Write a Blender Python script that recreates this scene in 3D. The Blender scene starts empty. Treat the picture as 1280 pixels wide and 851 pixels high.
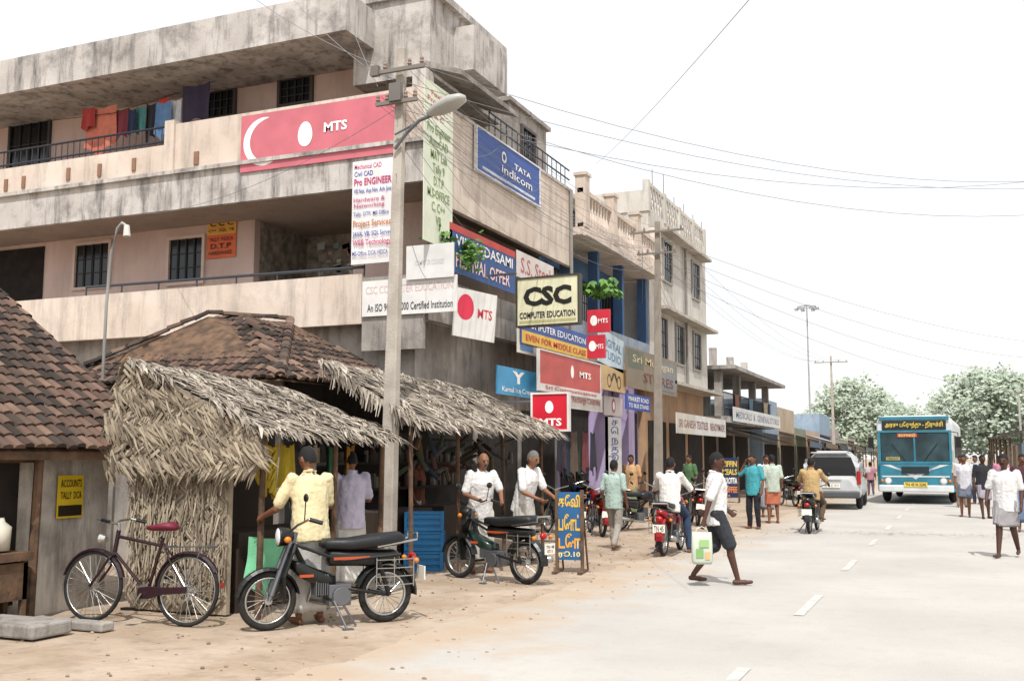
import bpy,bmesh,math,random,traceback
from mathutils import Vector as V, Matrix, Euler, noise as NZ
R=math.radians; PI=math.pi; sin,cos=math.sin,math.cos
rn=random.Random(11); U=rn.uniform
S=bpy.context.scene; C=S.collection
ERR=[]
class TR:
    def __enter__(s): return s
    def __exit__(s,t,v,tb):
        if t: ERR.append('%s: %s @ %s'%(t.__name__,v,[f.lineno for f in traceback.extract_tb(tb)]))
        return True
# ---------------------------------------------------------------- camera
F=1300.; TH=R(23.17); PH=math.atan(146.5/F); CAM=V((0,0,1.6))
RM=Euler((PI/2+PH,0,TH)).to_matrix()
def ray(px,py): return RM@V(((px-640)/F,(425.5-py)/F,-1))
def gd(px,py,z=0):
    d=ray(px,py); return CAM+d*((z-1.6)/d.z)
def onx(px,py,X):
    d=ray(px,py); return CAM+d*(X/d.x)
def ony(px,py,Y):
    d=ray(px,py); return CAM+d*(Y/d.y)
cd=bpy.data.cameras.new('camera'); co=bpy.data.objects.new('camera',cd); C.objects.link(co)
cd.sensor_width=36; cd.lens=F/1280*36; cd.clip_end=2000; cd.clip_start=.05
co.location=CAM; co.rotation_euler=(PI/2+PH,0,TH); S.camera=co
S.view_settings.view_transform='Standard'; S.view_settings.look='None'; S.view_settings.exposure=0
# ---------------------------------------------------------------- light
w=bpy.data.worlds.new('World'); S.world=w; w.use_nodes=True
nt=w.node_tree; nt.nodes.clear(); N=nt.nodes.new; L=nt.links.new
sk=N('ShaderNodeTexSky'); sk.sky_type='NISHITA'; sk.sun_disc=False
SD=V((-.22,.50,-.84)).normalized()
sk.sun_elevation=math.asin(-SD.z); sk.sun_rotation=math.atan2(-SD.x,-SD.y); sk.dust_density=3; sk.air_density=1
b1=N('ShaderNodeBackground'); b1.inputs[1].default_value=.05; L(sk.outputs[0],b1.inputs[0])
b2=N('ShaderNodeBackground'); b2.inputs[0].default_value=(1,.985,.965,1); b2.inputs[1].default_value=.96
ad=N('ShaderNodeAddShader'); L(b1.outputs[0],ad.inputs[0]); L(b2.outputs[0],ad.inputs[1])
wo=N('ShaderNodeOutputWorld'); L(ad.outputs[0],wo.inputs[0])
sl=bpy.data.lights.new('sun','SUN'); sl.energy=4.2; sl.angle=R(.6); sl.color=(1,.975,.94)
so=bpy.data.objects.new('sun',sl); C.objects.link(so); so.rotation_euler=SD.to_track_quat('-Z','Y').to_euler(); so.location=(0,-10,40)
# ---------------------------------------------------------------- materials
def hx(s):
    s=s.lstrip('#'); s=s if len(s)==6 else ''.join(k*2 for k in s); return tuple((int(s[i:i+2],16)/255)**2.2 for i in (0,2,4))
MC={}
def mt(n,c,r=.8,c2=None,sc=3,st=0,sd=(.07,.063,.058),bp=0,me=0,isl=None,bs=30,wave=None,edge=None):
    if n in MC: return MC[n]
    if isinstance(c,str): c=hx(c)
    if isinstance(c2,str): c2=hx(c2)
    if c2 is None: c2=tuple(x*.84 for x in c)
    m=bpy.data.materials.new(n); m.use_nodes=True; t=m.node_tree; N=t.nodes.new; L=t.links.new
    b=t.nodes['Principled BSDF']; b.inputs['Roughness'].default_value=r; b.inputs['Metallic'].default_value=me
    g=N('ShaderNodeNewGeometry')
    def nz(scale,det=5,vec=None,ro=.5):
        x=N('ShaderNodeTexNoise'); x.inputs['Scale'].default_value=scale; x.inputs['Detail'].default_value=det; x.inputs['Roughness'].default_value=ro
        L(vec or g.outputs['Position'],x.inputs['Vector']); return x.outputs[0]
    def mr(v,a,b_,c_=0,d=1):
        x=N('ShaderNodeMapRange'); L(v,x.inputs[0])
        for i,k in enumerate((a,b_,c_,d)): x.inputs[i+1].default_value=k
        return x.outputs[0]
    def mx(f,a,b_):
        x=N('ShaderNodeMixRGB'); L(f,x.inputs[0])
        for i,k in ((1,a),(2,b_)):
            if isinstance(k,tuple): x.inputs[i].default_value=(*k,1)
            else: L(k,x.inputs[i])
        return x.outputs[0]
    if isl:
        rp=N('ShaderNodeValToRGB'); L(g.outputs['Random Per Island'],rp.inputs[0])
        cs=[hx(i) if isinstance(i,str) else i for i in isl]; e=rp.color_ramp.elements
        for i,k in enumerate(cs):
            el=e[0] if i==0 else (e[len(e)-1] if i==len(cs)-1 else e.new(i/(len(cs)-1))); el.color=(*k,1)
        col=mx(mr(nz(sc),.35,.7,0,.5),rp.outputs[0],tuple(x*.6 for x in cs[0]))
    else: col=mx(mr(nz(sc),.36,.64),c,c2)
    if wave:
        for dr in 'ZX':
            wv=N('ShaderNodeTexWave'); wv.inputs['Scale'].default_value=wave[0]; wv.bands_direction=dr
            tc=N('ShaderNodeTexCoord'); L(tc.outputs['Object'],wv.inputs[0])
            col=mx(mr(wv.outputs[1],.78,.88),col,hx(wave[1]))
    if st:
        mp=N('ShaderNodeMapping'); mp.inputs['Scale'].default_value=(4,4,.6); L(g.outputs['Position'],mp.inputs[0])
        f1=mr(nz(1.0,9,mp.outputs[0],.7),.49,.7,0,st); col=mx(f1,col,sd)
        f2=mr(nz(1.5,10,None,.7),.5,.7,0,st*.85); col=mx(f2,col,tuple(x*1.8 for x in sd))
    if edge:
        sp=N('ShaderNodeSeparateXYZ'); L(g.outputs['Position'],sp.inputs[0]); aa=N('ShaderNodeMath'); L(sp.outputs[0],aa.inputs[0]); L(mr(nz(1.1,9,None,.66),.3,.7,-.9,.9),aa.inputs[1])
        col=mx(mr(aa.outputs[0],-4.7,-3.3,.95,0),col,hx(edge))
        ab=N('ShaderNodeMath'); L(sp.outputs[0],ab.inputs[0]); L(mr(nz(.9,9,None,.66),.3,.7,-.9,.9),ab.inputs[1]); col=mx(mr(ab.outputs[0],1.4,2.7,0,.8),col,hx(edge))
    L(col,b.inputs['Base Color'])
    if bp:
        bu=N('ShaderNodeBump'); bu.inputs['Strength'].default_value=bp; bu.inputs['Distance'].default_value=.02
        L(nz(bs,4),bu.inputs['Height']); L(bu.outputs[0],b.inputs['Normal'])
    MC[n]=m; return m
def pm(h,r=.55,me=0): return mt('paint_%s_%s_%s'%(h.strip('#'),r,me),h,r,sc=2.2,me=me)
def fab(h): return mt('fabric_'+h.strip('#'),h,.95,sc=9,bp=.25,bs=60)
GLASS=mt('dark_glass','#1b1f22',.15); DARK=mt('dark_interior','#15120f',.95,c2='#2a231d'); BLK=mt('black_plastic','#111111',.45)  # dark_interior puts the shade inside openings into a near-black colour
RUB=mt('rubber','#161616',.85,c2='#2b2926',sc=12); CHR=mt('worn_chrome','#b9b9b5',.28,me=.9); STEEL=mt('grey_steel','#74767a',.4,me=.7)
CONC=mt('weathered_concrete','#c0bbb6',.92,c2='#a6a09a',sc=1.3,st=.9,sd=(.05,.048,.046),bp=.35)
PINK=mt('pink_plaster','#cfb8af',.9,c2='#bfa79d',sc=.8,st=.28,sd=(.22,.185,.165),bp=.15)
BEIGE=mt('beige_plaster','#d0c3b6',.9,c2='#c0b1a3',sc=.9,st=.5,sd=(.15,.132,.118),bp=.2)
DIRTY=mt('dirty_wall','#a29c95',.95,c2='#7d7872',sc=1.2,st=.8,bp=.4)
WHITE=mt('white_plaster','#c6c2ba',.9,c2='#b5b0a7',sc=.9,st=.5,sd=(.19,.175,.16),bp=.15)
WOOD=mt('old_wood','#6b5340',.9,c2='#46372b',sc=6,bp=.3)
# ---------------------------------------------------------------- mesh builder
def fr(d):
    d=d.normalized(); u=V((0,0,1)) if abs(d.z)<.95 else V((1,0,0)); x=u.cross(d).normalized(); return x,d.cross(x)
class MB:
    def __init__(s): s.v=[];s.f=[];s.k=[];s.i=0
    def a(s,vs,fs):
        o=len(s.v); s.v+=[V(v) for v in vs]; s.f+=[tuple(i+o for i in f) for f in fs]; s.k+=[s.i]*len(fs); return s
    def b(s,x0,x1,y0,y1,z0,z1,M=None):
        vs=[V((x,y,z)) for x in (x0,x1) for y in (y0,y1) for z in (z0,z1)]
        if M: vs=[M@v for v in vs]
        return s.a(vs,[(0,1,3,2),(4,6,7,5),(0,4,5,1),(2,3,7,6),(0,2,6,4),(1,5,7,3)])
    def rings(s,rs,cap=True):
        n=len(rs[0]); vs=[p for r in rs for p in r]; fs=[]
        for i in range(len(rs)-1):
            for j in range(n):
                k=(j+1)%n; fs.append((i*n+j,i*n+k,(i+1)*n+k,(i+1)*n+j))
        if cap: fs.append(tuple(range(n-1,-1,-1))); fs.append(tuple((len(rs)-1)*n+j for j in range(n)))
        return s.a(vs,fs)
    def cy(s,p,q,r,r2=None,n=8):
        p=V(p);q=V(q); r2=r if r2 is None else r2; x,y=fr(q-p)
        return s.rings([[c+x*k*cos(2*PI*j/n)+y*k*sin(2*PI*j/n) for j in range(n)] for c,k in ((p,r),(q,r2))])
    def tb(s,ps,r,n=6):
        ps=[V(p) for p in ps]; rs=[]
        for i,p in enumerate(ps):
            d=(ps[min(i+1,len(ps)-1)]-ps[max(i-1,0)]); x,y=fr(d)
            rs.append([p+x*r*cos(2*PI*j/n)+y*r*sin(2*PI*j/n) for j in range(n)])
        return s.rings(rs)
    def cap(s,p,q,r,r2=None,n=10):
        p=V(p);q=V(q); r2=r if r2 is None else r2; d=(q-p).normalized(); x,y=fr(d); rs=[]
        for c,k,sg,an in ((p,r,-1,(80,50,20)),(q,r2,1,(20,50,80))):
            for a in an:
                a=R(a); rs.append([c+d*(sg*k*sin(a))+(x*cos(2*PI*j/n)+y*sin(2*PI*j/n))*k*cos(a) for j in range(n)])
        return s.rings(rs)
    def to(s,c,R0,r,ax='y',n=28,m=7,a0=0,a1=2*PI,w=1):
        c=V(c); rs=[]; full=abs(a1-a0-2*PI)<1e-6
        for i in range(n+1):
            a=a0+(a1-a0)*i/n; e=V((cos(a),0,sin(a))) if ax=='y' else (V((cos(a),sin(a),0)) if ax=='z' else V((0,cos(a),sin(a))))
            t={'y':V((0,1,0)),'z':V((0,0,1)),'x':V((1,0,0))}[ax]
            rs.append([c+e*(R0+r*cos(2*PI*j/m))+t*(r*w*sin(2*PI*j/m)) for j in range(m)])
        return s.rings(rs,not full)
    def el(s,c,rx,ry,rz,n=14,m=9,M=None,keep=None):
        c=V(c); g=[]
        for i in range(m+1):
            a=-PI/2+PI*i/m; g.append([V((rx*cos(a)*cos(2*PI*j/n),ry*cos(a)*sin(2*PI*j/n),rz*sin(a))) for j in range(n)])
        vs=[p for r in g for p in r]; fs=[]
        for i in range(m):
            for j in range(n):
                f=(i*n+j,i*n+(j+1)%n,(i+1)*n+(j+1)%n,(i+1)*n+j)
                if keep is None or keep(sum((vs[k] for k in f),V((0,0,0)))/4): fs.append(f)
        return s.a([c+(M@v if M else v) for v in vs],fs)
    def q(s,*p): return s.a(p,[tuple(range(len(p)))])
    def o(s,name,mat,par=None,sm=False,bev=0,w=0):
        vs=s.v
        if par is None:
            lo=V((min(v.x for v in vs),min(v.y for v in vs),min(v.z for v in vs))); hi=V((max(v.x for v in vs),max(v.y for v in vs),0))
            off=V(((lo.x+hi.x)/2,(lo.y+hi.y)/2,lo.z))
        elif w:
            off=V((0,0,0)); p=par
            while p: off+=p.location; p=p.parent
        else: off=V((0,0,0))
        me=bpy.data.meshes.new(name); me.from_pydata([tuple(v-off) for v in vs],[],s.f)
        for m in (mat if isinstance(mat,(list,tuple)) else [mat]): me.materials.append(m)
        me.polygons.foreach_set('material_index',s.k); 
        if sm: me.polygons.foreach_set('use_smooth',[True]*len(me.polygons))
        me.update(); ob=bpy.data.objects.new(name,me); C.objects.link(ob)
        if par: ob.parent=par
        else: ob.location=off
        if bev:
            b=ob.modifiers.new('b','BEVEL'); b.width=bev; b.segments=2; b.limit_method='ANGLE'; b.angle_limit=R(35)
        return ob
def tag(o,label,cat,grp=None,kind=None):
    o['label']=label; o['category']=cat
    if grp: o['group']=grp
    if kind: o['kind']=kind
    return o
def struct(o): o['kind']='structure'; o['label']=o.name.replace('_',' '); o['category']=o.name.split('_')[-1]; return o
def thing(name,label,cat,loc=(0,0,0),rz=0,grp=None):
    o=bpy.data.objects.new(name,None); C.objects.link(o); o.location=loc; o.rotation_euler=(0,0,rz); o.empty_display_size=.2
    return tag(o,label,cat,grp)
def kids(o): return [c for c in bpy.data.objects if c.parent==o]
def dup(o,loc,rz,label=None,par=None):
    c=o.copy(); C.objects.link(c)
    if par: c.parent=par
    else: c.location=loc; c.rotation_euler=(0,0,rz)
    if label: c['label']=label
    for k in kids(o): dup(k,None,0,None,c)
    return c
S2=bpy.data.scenes.new('workbench')
def ev(ob):
    S2.collection.objects.link(ob); vl=S2.view_layers[0]; vl.update(); dg=vl.depsgraph
    me=bpy.data.meshes.new_from_object(ob.evaluated_get(dg)); bpy.data.objects.remove(ob); return me
def bake(mb,vox,it=3,wr=0):
    me=bpy.data.meshes.new('t'); me.from_pydata([tuple(v) for v in mb.v],[],mb.f)
    bm=bmesh.new(); bm.from_mesh(me); bmesh.ops.recalc_face_normals(bm,faces=bm.faces); bm.to_mesh(me); bm.free()
    ob=bpy.data.objects.new('t',me)
    r=ob.modifiers.new('r','REMESH'); r.mode='VOXEL'; r.voxel_size=vox
    s=ob.modifiers.new('s','SMOOTH'); s.iterations=it; s.factor=.5
    nm=ev(ob)
    if wr:
        for v in nm.vertices: v.co+=v.normal*wr*(NZ.noise(V((v.co.x*14,v.co.y*14,v.co.z*6)))+.5*NZ.noise(v.co*30))
    nm.polygons.foreach_set('use_smooth',[True]*len(nm.polygons)); nm.materials.clear(); return nm
def mob(name,me,mats,par):
    for m in mats: me.materials.append(m)
    me.name=name; o=bpy.data.objects.new(name,me); C.objects.link(o); o.parent=par; return o
# ---------------------------------------------------------------- lettering and boards
def letter(s,x0,z0,x1,z1,y,mat,par,bold=0,sh=0):
    cu=bpy.data.curves.new('t','FONT'); cu.body=s; cu.align_x='CENTER'; cu.offset=bold; cu.resolution_u=2; cu.shear=sh
    me=ev(bpy.data.objects.new('t',cu))
    if not len(me.vertices): return
    xs=[v.co.x for v in me.vertices]; ys=[v.co.y for v in me.vertices]; a,b=min(xs),max(xs); c,d=min(ys),max(ys)
    for v in me.vertices: v.co=(x0+(v.co.x-a)/max(b-a,1e-6)*(x1-x0),y,z0+(v.co.y-c)/max(d-c,1e-6)*(z1-z0))
    me.materials.clear(); return mob('lettering',me,[mat],par)
def items(o,w,h,its):
    for i,t in enumerate(its):
        y=-.004*(i+1); k=t[0]
        if k=='T': letter(t[1],(t[2]-.5)*w,t[3]*h,(t[4]-.5)*w,t[5]*h,y,pm(t[6]),o,t[7] if len(t)>7 else .008)
        elif k=='R': MB().q(*[V(((a-.5)*w,y,b*h)) for a,b in ((t[1],t[2]),(t[3],t[2]),(t[3],t[4]),(t[1],t[4]))]).o('colour_band',pm(t[5]),o)
        elif k=='E': MB().q(*[V(((t[1]-.5)*w+t[3]*cos(a*PI/14),y,t[2]*h+t[4]*sin(a*PI/14)*(1.12 if a<14 else .9))) for a in range(28)]).o('emblem',pm(t[5]),o)
        elif k in 'AK':
            m=MB(); cx=(t[1]-.5)*w; cz=t[2]*h; r0,r1,a0,a1=t[3:7]; n=24
            def rr(i_,out): return r1 if out else (r0 if k=='A' else r1-(r1-r0)*sin(PI*i_/n)**.7)
            for j in range(n):
                m.q(*[V((cx+rr(j+d,ou)*cos(R(a0+(a1-a0)*(j+d)/n)),y,cz+rr(j+d,ou)*sin(R(a0+(a1-a0)*(j+d)/n)))) for d,ou in ((0,0),(0,1),(1,1),(1,0))])
            m.o('emblem',pm(t[7]),o)
def board(label,loc,rz,w,h,col,its=(),name='sign_board',cat='sign',t=.04,frame=None,grp=None,tilt=0):
    o=MB().b(-w/2,w/2,0,t,0,h).o(name,pm(col)); o.location=loc; o.rotation_euler=(0,tilt,rz); tag(o,label,cat,grp)
    o.data.transform(Matrix.Translation((0,t/2,0)))
    if frame:
        f=MB(); e=.035
        for a in ((-w/2-e,-w/2,-e,h+e),(w/2,w/2+e,-e,h+e)): f.b(a[0],a[1],-.02,t+.01,a[2],a[3])
        f.b(-w/2,w/2,-.02,t+.01,-e,0); f.b(-w/2,w/2,-.02,t+.01,h,h+e); f.o('sign_frame',pm(frame),o)
    items(o,w,h,its); return o
def rect(f,p,px0,pt,pb,px1):
    g=onx if f=='x' else ony; a=g(px0,pt,p); b=g(px0,pb,p); c=g(px1,(pt+pb)/2,p)
    return (a.y,c.y,b.z,a.z) if f=='x' else (a.x,c.x,b.z,a.z)
def sg(label,f,p,r,col,its=(),**k):
    a0,a1,z0,z1=rect(f,p,*r); loc=(p,(a0+a1)/2,z0) if f=='x' else ((a0+a1)/2,p,z0)
    return board(label,loc,PI/2 if f=='x' else 0,a1-a0,z1-z0,col,its,**k)
def fb(mb,f,p,a0,a1,d0,d1,z0,z1):
    return mb.b(a0,a1,p-d1,p-d0,z0,z1) if f=='y' else mb.b(p+d0,p+d1,a0,a1,z0,z1)
def win(par,f,p,a0,a1,z0,z1,fc='#5d5049',bars=5,name='window',pane=None):
    m=MB(); e=.07
    fb(m,f,p,a0-e,a0,0,.07,z0-e,z1+e); fb(m,f,p,a1,a1+e,0,.07,z0-e,z1+e); fb(m,f,p,a0,a1,0,.07,z1,z1+e); fb(m,f,p,a0,a1,0,.07,z0-e,z0)
    o=m.o(name,pm(fc),par,w=1); fb(MB(),f,p,a0,a1,.003,.012,z0,z1).o('pane',pane or GLASS,o,w=1)
    if bars:
        g=MB()
        for i in range(1,bars):
            a=a0+(a1-a0)*i/bars; fb(g,f,p,a-.012,a+.012,.03,.05,z0,z1)
        for z in (.33,.66): fb(g,f,p,a0,a1,.02,.03,z0+(z1-z0)*z-.012,z0+(z1-z0)*z+.012)
        g.o('grille',pm('#2c2a2a'),o,w=1)
    return o
# ---------------------------------------------------------------- setting
GR=mt('dry_earth','#97846f',.98,c2='#ad9c8a',sc=1.1,bp=.8,bs=11,st=.5,sd=(.15,.11,.085))
RD=mt('dusty_asphalt','#a5a19b',.95,c2='#b0aca5',sc=.5,bp=.35,bs=45,st=.26,sd=(.27,.24,.21),edge='#a8957f')
g=MB(); g.q((-700,-200,0),(700,-200,0),(700,1200,0),(-700,1200,0)); struct(g.o('ground',GR))
m=MB(); ys=[-12+i*.3 for i in range(240)]+[60+i*15 for i in range(40)]; pv=None
for y in ys:
    a=V((-4.6+.16*NZ.noise(V((y*.3,0,0)))+.25*NZ.noise(V((y*1.7,3,0)))+.14*NZ.noise(V((y*5,9,0))),y,.006)); b=V((2.6+.3*NZ.noise(V((y*.4,7,0))),y,.006))
    if pv: m.q(pv[0],pv[1],b,a)
    pv=(a,b)
struct(m.o('road',RD))
m=MB()
for i in range(16):
    y=6.5+i*4.6; m.q((-1.63,y,.012),(-1.53,y,.012),(-1.53,y+1.7,.012),(-1.63,y+1.7,.012))
struct(m.o('road_markings',mt('faded_paint','#c4c1bb',.9,c2='#a9a59f',sc=5)))
m=MB()
for i in range(800):
    x=U(-8.2,-3.6); y=U(5.5,24); r=U(.006,.022); m.el((x,y,r*.4),r,r*U(.6,1),r*.6,6,4)
tag(m.o('pebbles',mt('pebble','#9c8670',.95,isl=['#8a7361','#b79e88','#6d5c4e'])),'small stones and litter scattered over the earth shoulder','stones',kind='stuff')
m=MB(); q=gd(1135,668)
for i in range(160):
    a=U(0,3); p=V((q.x+rn.gauss(0,1.0),q.y+rn.gauss(0,.35),.02)); e=V((cos(a),sin(a),0))*U(.04,.16); s_=V((-sin(a),cos(a),0))*.008; m.q(p-s_,p+s_,p+e+s_,p+e-s_)
tag(m.o('straw_litter',mt('straw','#8f7f66',.95,isl=['#7d6e58','#a89778','#5e5344'])),'thin line of straw litter lying across the road','litter',kind='stuff')
tag(MB().b(-9.3,-7.5,6.9,7.35,.02,.14).o('drain_slab',DIRTY,bev=.02),'broad stone slab over the drain before the tiled house','slab'); tag(MB().b(-8.2,-7.3,7.5,7.66,.01,.09).o('drain_slab',DIRTY,bev=.015),'narrow kerb slab at the drain by the bicycle front wheel','slab')
# ---------------------------------------------------------------- corner building
XL=-24.; A=thing('concrete_building','three storey corner building of streaked concrete with long balconies and laundry','building',(-16,20.5,0))
with TR():
 MB().b(XL,-9.35,17.2,24.75,0,4.2).o('ground_floor_wall',DIRTY,A,w=1)
 m=MB(); m.b(XL,-9.05,16.95,24.8,4.2,4.38); m.o('floor_slab',CONC,A,w=1)
 x455=ony(455,345,16.9).x
 MB().b(XL,x455,16.82,16.95,4.12,5.08).o('lower_parapet',BEIGE,A,w=1)
 m=MB(); m.b(x455,-9.0,16.85,16.95,3.6,5.0); m.b(-9.05,-8.95,16.95,24.8,4.15,5.0); m.o('corner_parapet',DIRTY,A,w=1)
 m=MB(); m.cy((-17.3,16.9,5.28),(x455,16.9,5.22),.03)
 for i in range(8): m.cy((-17.3+i*1.0,16.9,5.05),(-17.3+i*1.0,16.9,5.26),.018)
 m.o('handrail',pm('#3a3f46',.4),A,w=1)
 YW=18.4; xa=ony(318,300,YW).x; xb=ony(442,300,YW).x
 MB().b(XL,xa,YW,YW+.2,4.38,6.8).o('first_floor_wall',PINK,A,w=1)
 MB().b(XL,xa,YW-.012,YW,4.38,5.35).o('dado',mt('mauve_dado','#a5867f',.9,st=.3,sc=1),A,w=1)
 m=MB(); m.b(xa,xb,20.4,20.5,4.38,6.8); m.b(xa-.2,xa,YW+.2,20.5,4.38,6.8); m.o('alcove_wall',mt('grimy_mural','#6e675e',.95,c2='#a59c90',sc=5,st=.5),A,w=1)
 al=MB()
 for i in range(70):
     x=U(xa+.3,xb-.3); z=U(4.9,6.5); s_=U(.06,.2); al.q((x,20.38,z),(x+s_,20.38,z),(x+s_*1.1,20.38,z+s_),(x-.02,20.38,z+s_*.8))
 al.o('pasted_notices',mt('notice','#fff',.9,isl=['#d9d4c8','#7b9fb0','#c07a72','#e8e4d8','#5c5450']),A,w=1)
 MB().b(xb,-9.6,YW,YW+.2,4.38,6.8).o('corner_wall',PINK,A,w=1)
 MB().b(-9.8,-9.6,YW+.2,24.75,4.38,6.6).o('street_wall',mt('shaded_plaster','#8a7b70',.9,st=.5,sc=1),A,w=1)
 for px in (97,214):
     a0,a1,z0,z1=rect('y',YW,px,308 if px<150 else 301,360 if px<150 else 354,px+40); win(A,'y',YW,a0,a1,z0,z1,'#cdb7aa',4)
 m=MB(); m.b(ony(-20,300,YW).x,ony(57,300,YW).x,YW-.03,YW-.015,4.38,6.7); m.o('stair_opening',DARK,A,w=1)
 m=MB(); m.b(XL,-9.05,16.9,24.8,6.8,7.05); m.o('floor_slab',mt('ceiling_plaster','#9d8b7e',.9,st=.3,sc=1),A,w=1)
 m=MB(); m.b(XL,-8.95,16.8,16.9,6.75,7.55); m.b(XL,-8.95,16.72,16.8,7.5,7.58); m.o('balcony_band',CONC,A,w=1)
 x222=ony(222,150,16.9).x
 m=MB(); m.b(x222,-9.0,16.86,16.98,7.58,8.62); m.b(x222-.25,x222,16.8,17.05,7.58,8.7); m.o('upper_parapet',BEIGE,A,w=1)
 m=MB(); m.b(XL,x222-.25,16.86,16.98,7.58,8.2); m.o('low_parapet',BEIGE,A,w=1)
 for px,py in ((8,232),(30,228),(86,218),(125,213),(168,206)):
     q=ony(px,py,16.86); MB().b(q.x-.05,q.x+.05,16.83,16.858,q.z-.14,q.z+.14).o('drain_slit',mt('slit_tile','#8a6a55',.9),A,w=1)
 q=ony(246,198,16.86); MB().b(q.x-.06,q.x+.06,16.83,16.858,q.z-.14,q.z+.14).o('drain_slit',MC['slit_tile'],A,w=1)
 m=MB(); x10=ony(10,190,16.9).x
 for z in (8.3,8.62): m.cy((x10-3,16.92,z),(x222-.25,16.92,z),.025)
 for i in range(44):
     x=x10-3+(x222-x10+2.75)*i/43; m.cy((x,16.92,8.2),(x,16.92,8.62),.012,n=5)
 m.o('balcony_railing',pm('#2b2f3a',.4),A,w=1)
 MB().b(XL,-10.3,YW,YW+.2,7.05,9.86).o('second_floor_wall',PINK,A,w=1)
 a0,a1,z0,z1=rect('y',YW,18,122,215,62); win(A,'y',YW,a0,a1,max(z0,7.1),z1,'#3b3735',4,'door')
 for r in ((262,118,148,293),(352,103,132,389)):
     a0,a1,z0,z1=rect('y',YW,*r); win(A,'y',YW,a0,a1,z0,z1,'#4a4340',4)
 MB().b(-9.35,-9.05,16.98,17.3,7.05,9.0).o('corner_column',CONC,A,w=1)
 MB().b(-10.4,-10.2,YW+.2,24.7,7.05,9.6).o('street_upper_wall',mt('recess_shade_wall','#5c524a',.95,st=.5,sc=1),A,w=1)  # recess shadow behind the balcony is put into this dark wall colour
 m=MB(); m.b(-9.05,-8.93,16.98,24.8,6.45,8.4); m.o('street_parapet',BEIGE,A,w=1)
 m=MB(); m.b(-9.1,-8.9,16.98,24.8,8.4,8.47); m.o('parapet_coping',CONC,A,w=1)
 xr=ony(436,60,16.75).x
 m=MB(); m.b(XL,xr,16.6,22.5,9.86,10.0); m.b(XL,xr,16.45,16.6,9.8,10.6); m.b(xr,xr+.12,16.45,22.0,9.8,10.6); m.o('roof_slab',CONC,A,w=1)
 m=MB(); m.b(XL,-11.2,17.9,18.05,10.0,11.25); m.b(XL,-11.1,17.82,18.12,11.25,11.33); m.o('roof_parapet',CONC,A,w=1)
 yT=onx(628,90,-9.2).y; yB=onx(592,90,-8.8).y; yB2=onx(634,90,-8.8).y; yC=onx(648,150,-8.4).y
 m=MB(); m.b(-11.0,-9.25,17.5,yT,9.1,10.75); m.b(-11.05,-9.12,17.42,yT+.06,10.75,10.9); m.b(-9.25,-8.8,yB,yB2,9.5,10.45); m.o('stair_tower',CONC,A,w=1)
 m=MB(); m.a([V(p) for p in ((-9.2,17.2,9.25),(-8.4,17.2,8.95),(-8.4,yC,8.95),(-9.2,yC,9.25),(-9.2,17.2,9.13),(-8.4,17.2,8.85),(-8.4,yC,8.85),(-9.2,yC,9.13))],[(0,1,2,3),(7,6,5,4),(0,4,5,1),(1,5,6,2),(2,6,7,3),(3,7,4,0)]); m.o('canopy_slab',DIRTY,A,w=1)
 m=MB(); m.b(-12,-9.6,22.2,24.7,8.4,10.1); m.b(-12.1,-9.5,22.1,24.8,10.1,10.2); m.o('rear_room',DIRTY,A,w=1)
 win(A,'x',-9.6,23.0,23.8,8.7,9.7,'#4a4340',3)
 m=MB()
 for z in (8.75,9.0): m.cy((-9,yC-.2,z),(-9,24.8,z),.02)
 for i in range(16): m.cy((-9,yC-.2+i*(25-yC)/16,8.47),(-9,yC-.2+i*(25-yC)/16,9.0),.012,n=5)
 m.o('terrace_railing',pm('#2b2f3a',.4),A,w=1)
 for y0 in (17.6,20.0,22.4): MB().b(-9.34,-9.32,y0,y0+2.1,.1,2.7).o('shop_opening',DARK,A,w=1)  # flat dark panels paint the shade of the shop openings
 MB().tb([(-8.88,24.6,8.4),(-8.88,24.6,3.5)],.045,7).o('drain_pipe',pm('#8a8680'),A,w=1)
def cloth(label,x0,x1,z0,z1,Y,col,cat='laundry',grp=None,name='hanging_cloth',f='y',amp=1):
    m=MB(); nx,nz=10,6; ph=U(0,6); vs=[]
    for j in range(nz+1):
        for i in range(nx+1):
            u=i/nx; t=j/nz; d=amp*(.05*t*sin(u*9+ph)+.02*sin(u*17+ph)); x=x0+(x1-x0)*(u+.03*t*sin(ph+j)); z=z1-(z1-z0)*t*(1+.12*amp*sin(u*7+ph)*t)-.05*sin(u*PI)*(1-t)
            vs.append(V((x,Y+d,z)) if f=='y' else V((Y+d,x,z)))
    m.a(vs,[(j*(nx+1)+i,(j+1)*(nx+1)+i,(j+1)*(nx+1)+i+1,j*(nx+1)+i+1) for j in range(nz) for i in range(nx)])
    return tag(m.o(name,fab(col),sm=True),label,cat,grp)
ln=[(104,118,135,160,'#9c3a36','red shirt'),(110,143,136,186,'#c0705c','orange checked sheet, lowest of the laundry'),(144,160,137,172,'#7a3840','maroon cloth'),(161,170,136,167,'#2a3348','navy cloth'),(171,182,133,164,'#4a7e7a','teal cloth'),(183,194,130,174,'#33333a','charcoal cloth'),(196,212,128,170,'#5a7aa0','blue shirt'),(198,210,122,142,'#b83a36','red cloth above a blue shirt'),(213,226,125,160,'#c5c9cd','white shirt'),(228,262,108,150,'#30283a','dark purple sheet, rightmost of the laundry')]
for i,(p0,p1,t0,t1,c,n) in enumerate(ln):
    Yc=17.12+.07*(i%3); a=ony(p0,t0,Yc); b=ony(p1,t1,Yc); cloth(n+' drying on the upper balcony line',a.x,b.x,b.z,a.z,Yc,c,grp='laundry on the balcony',amp=.8)
tag(MB().tb([(-19,17.15,9.3),(-17,17.15,9.22),(-14.2,17.15,9.55)],.008).o('laundry_line',BLK),'thin line holding the laundry across the upper balcony','line')
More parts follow.
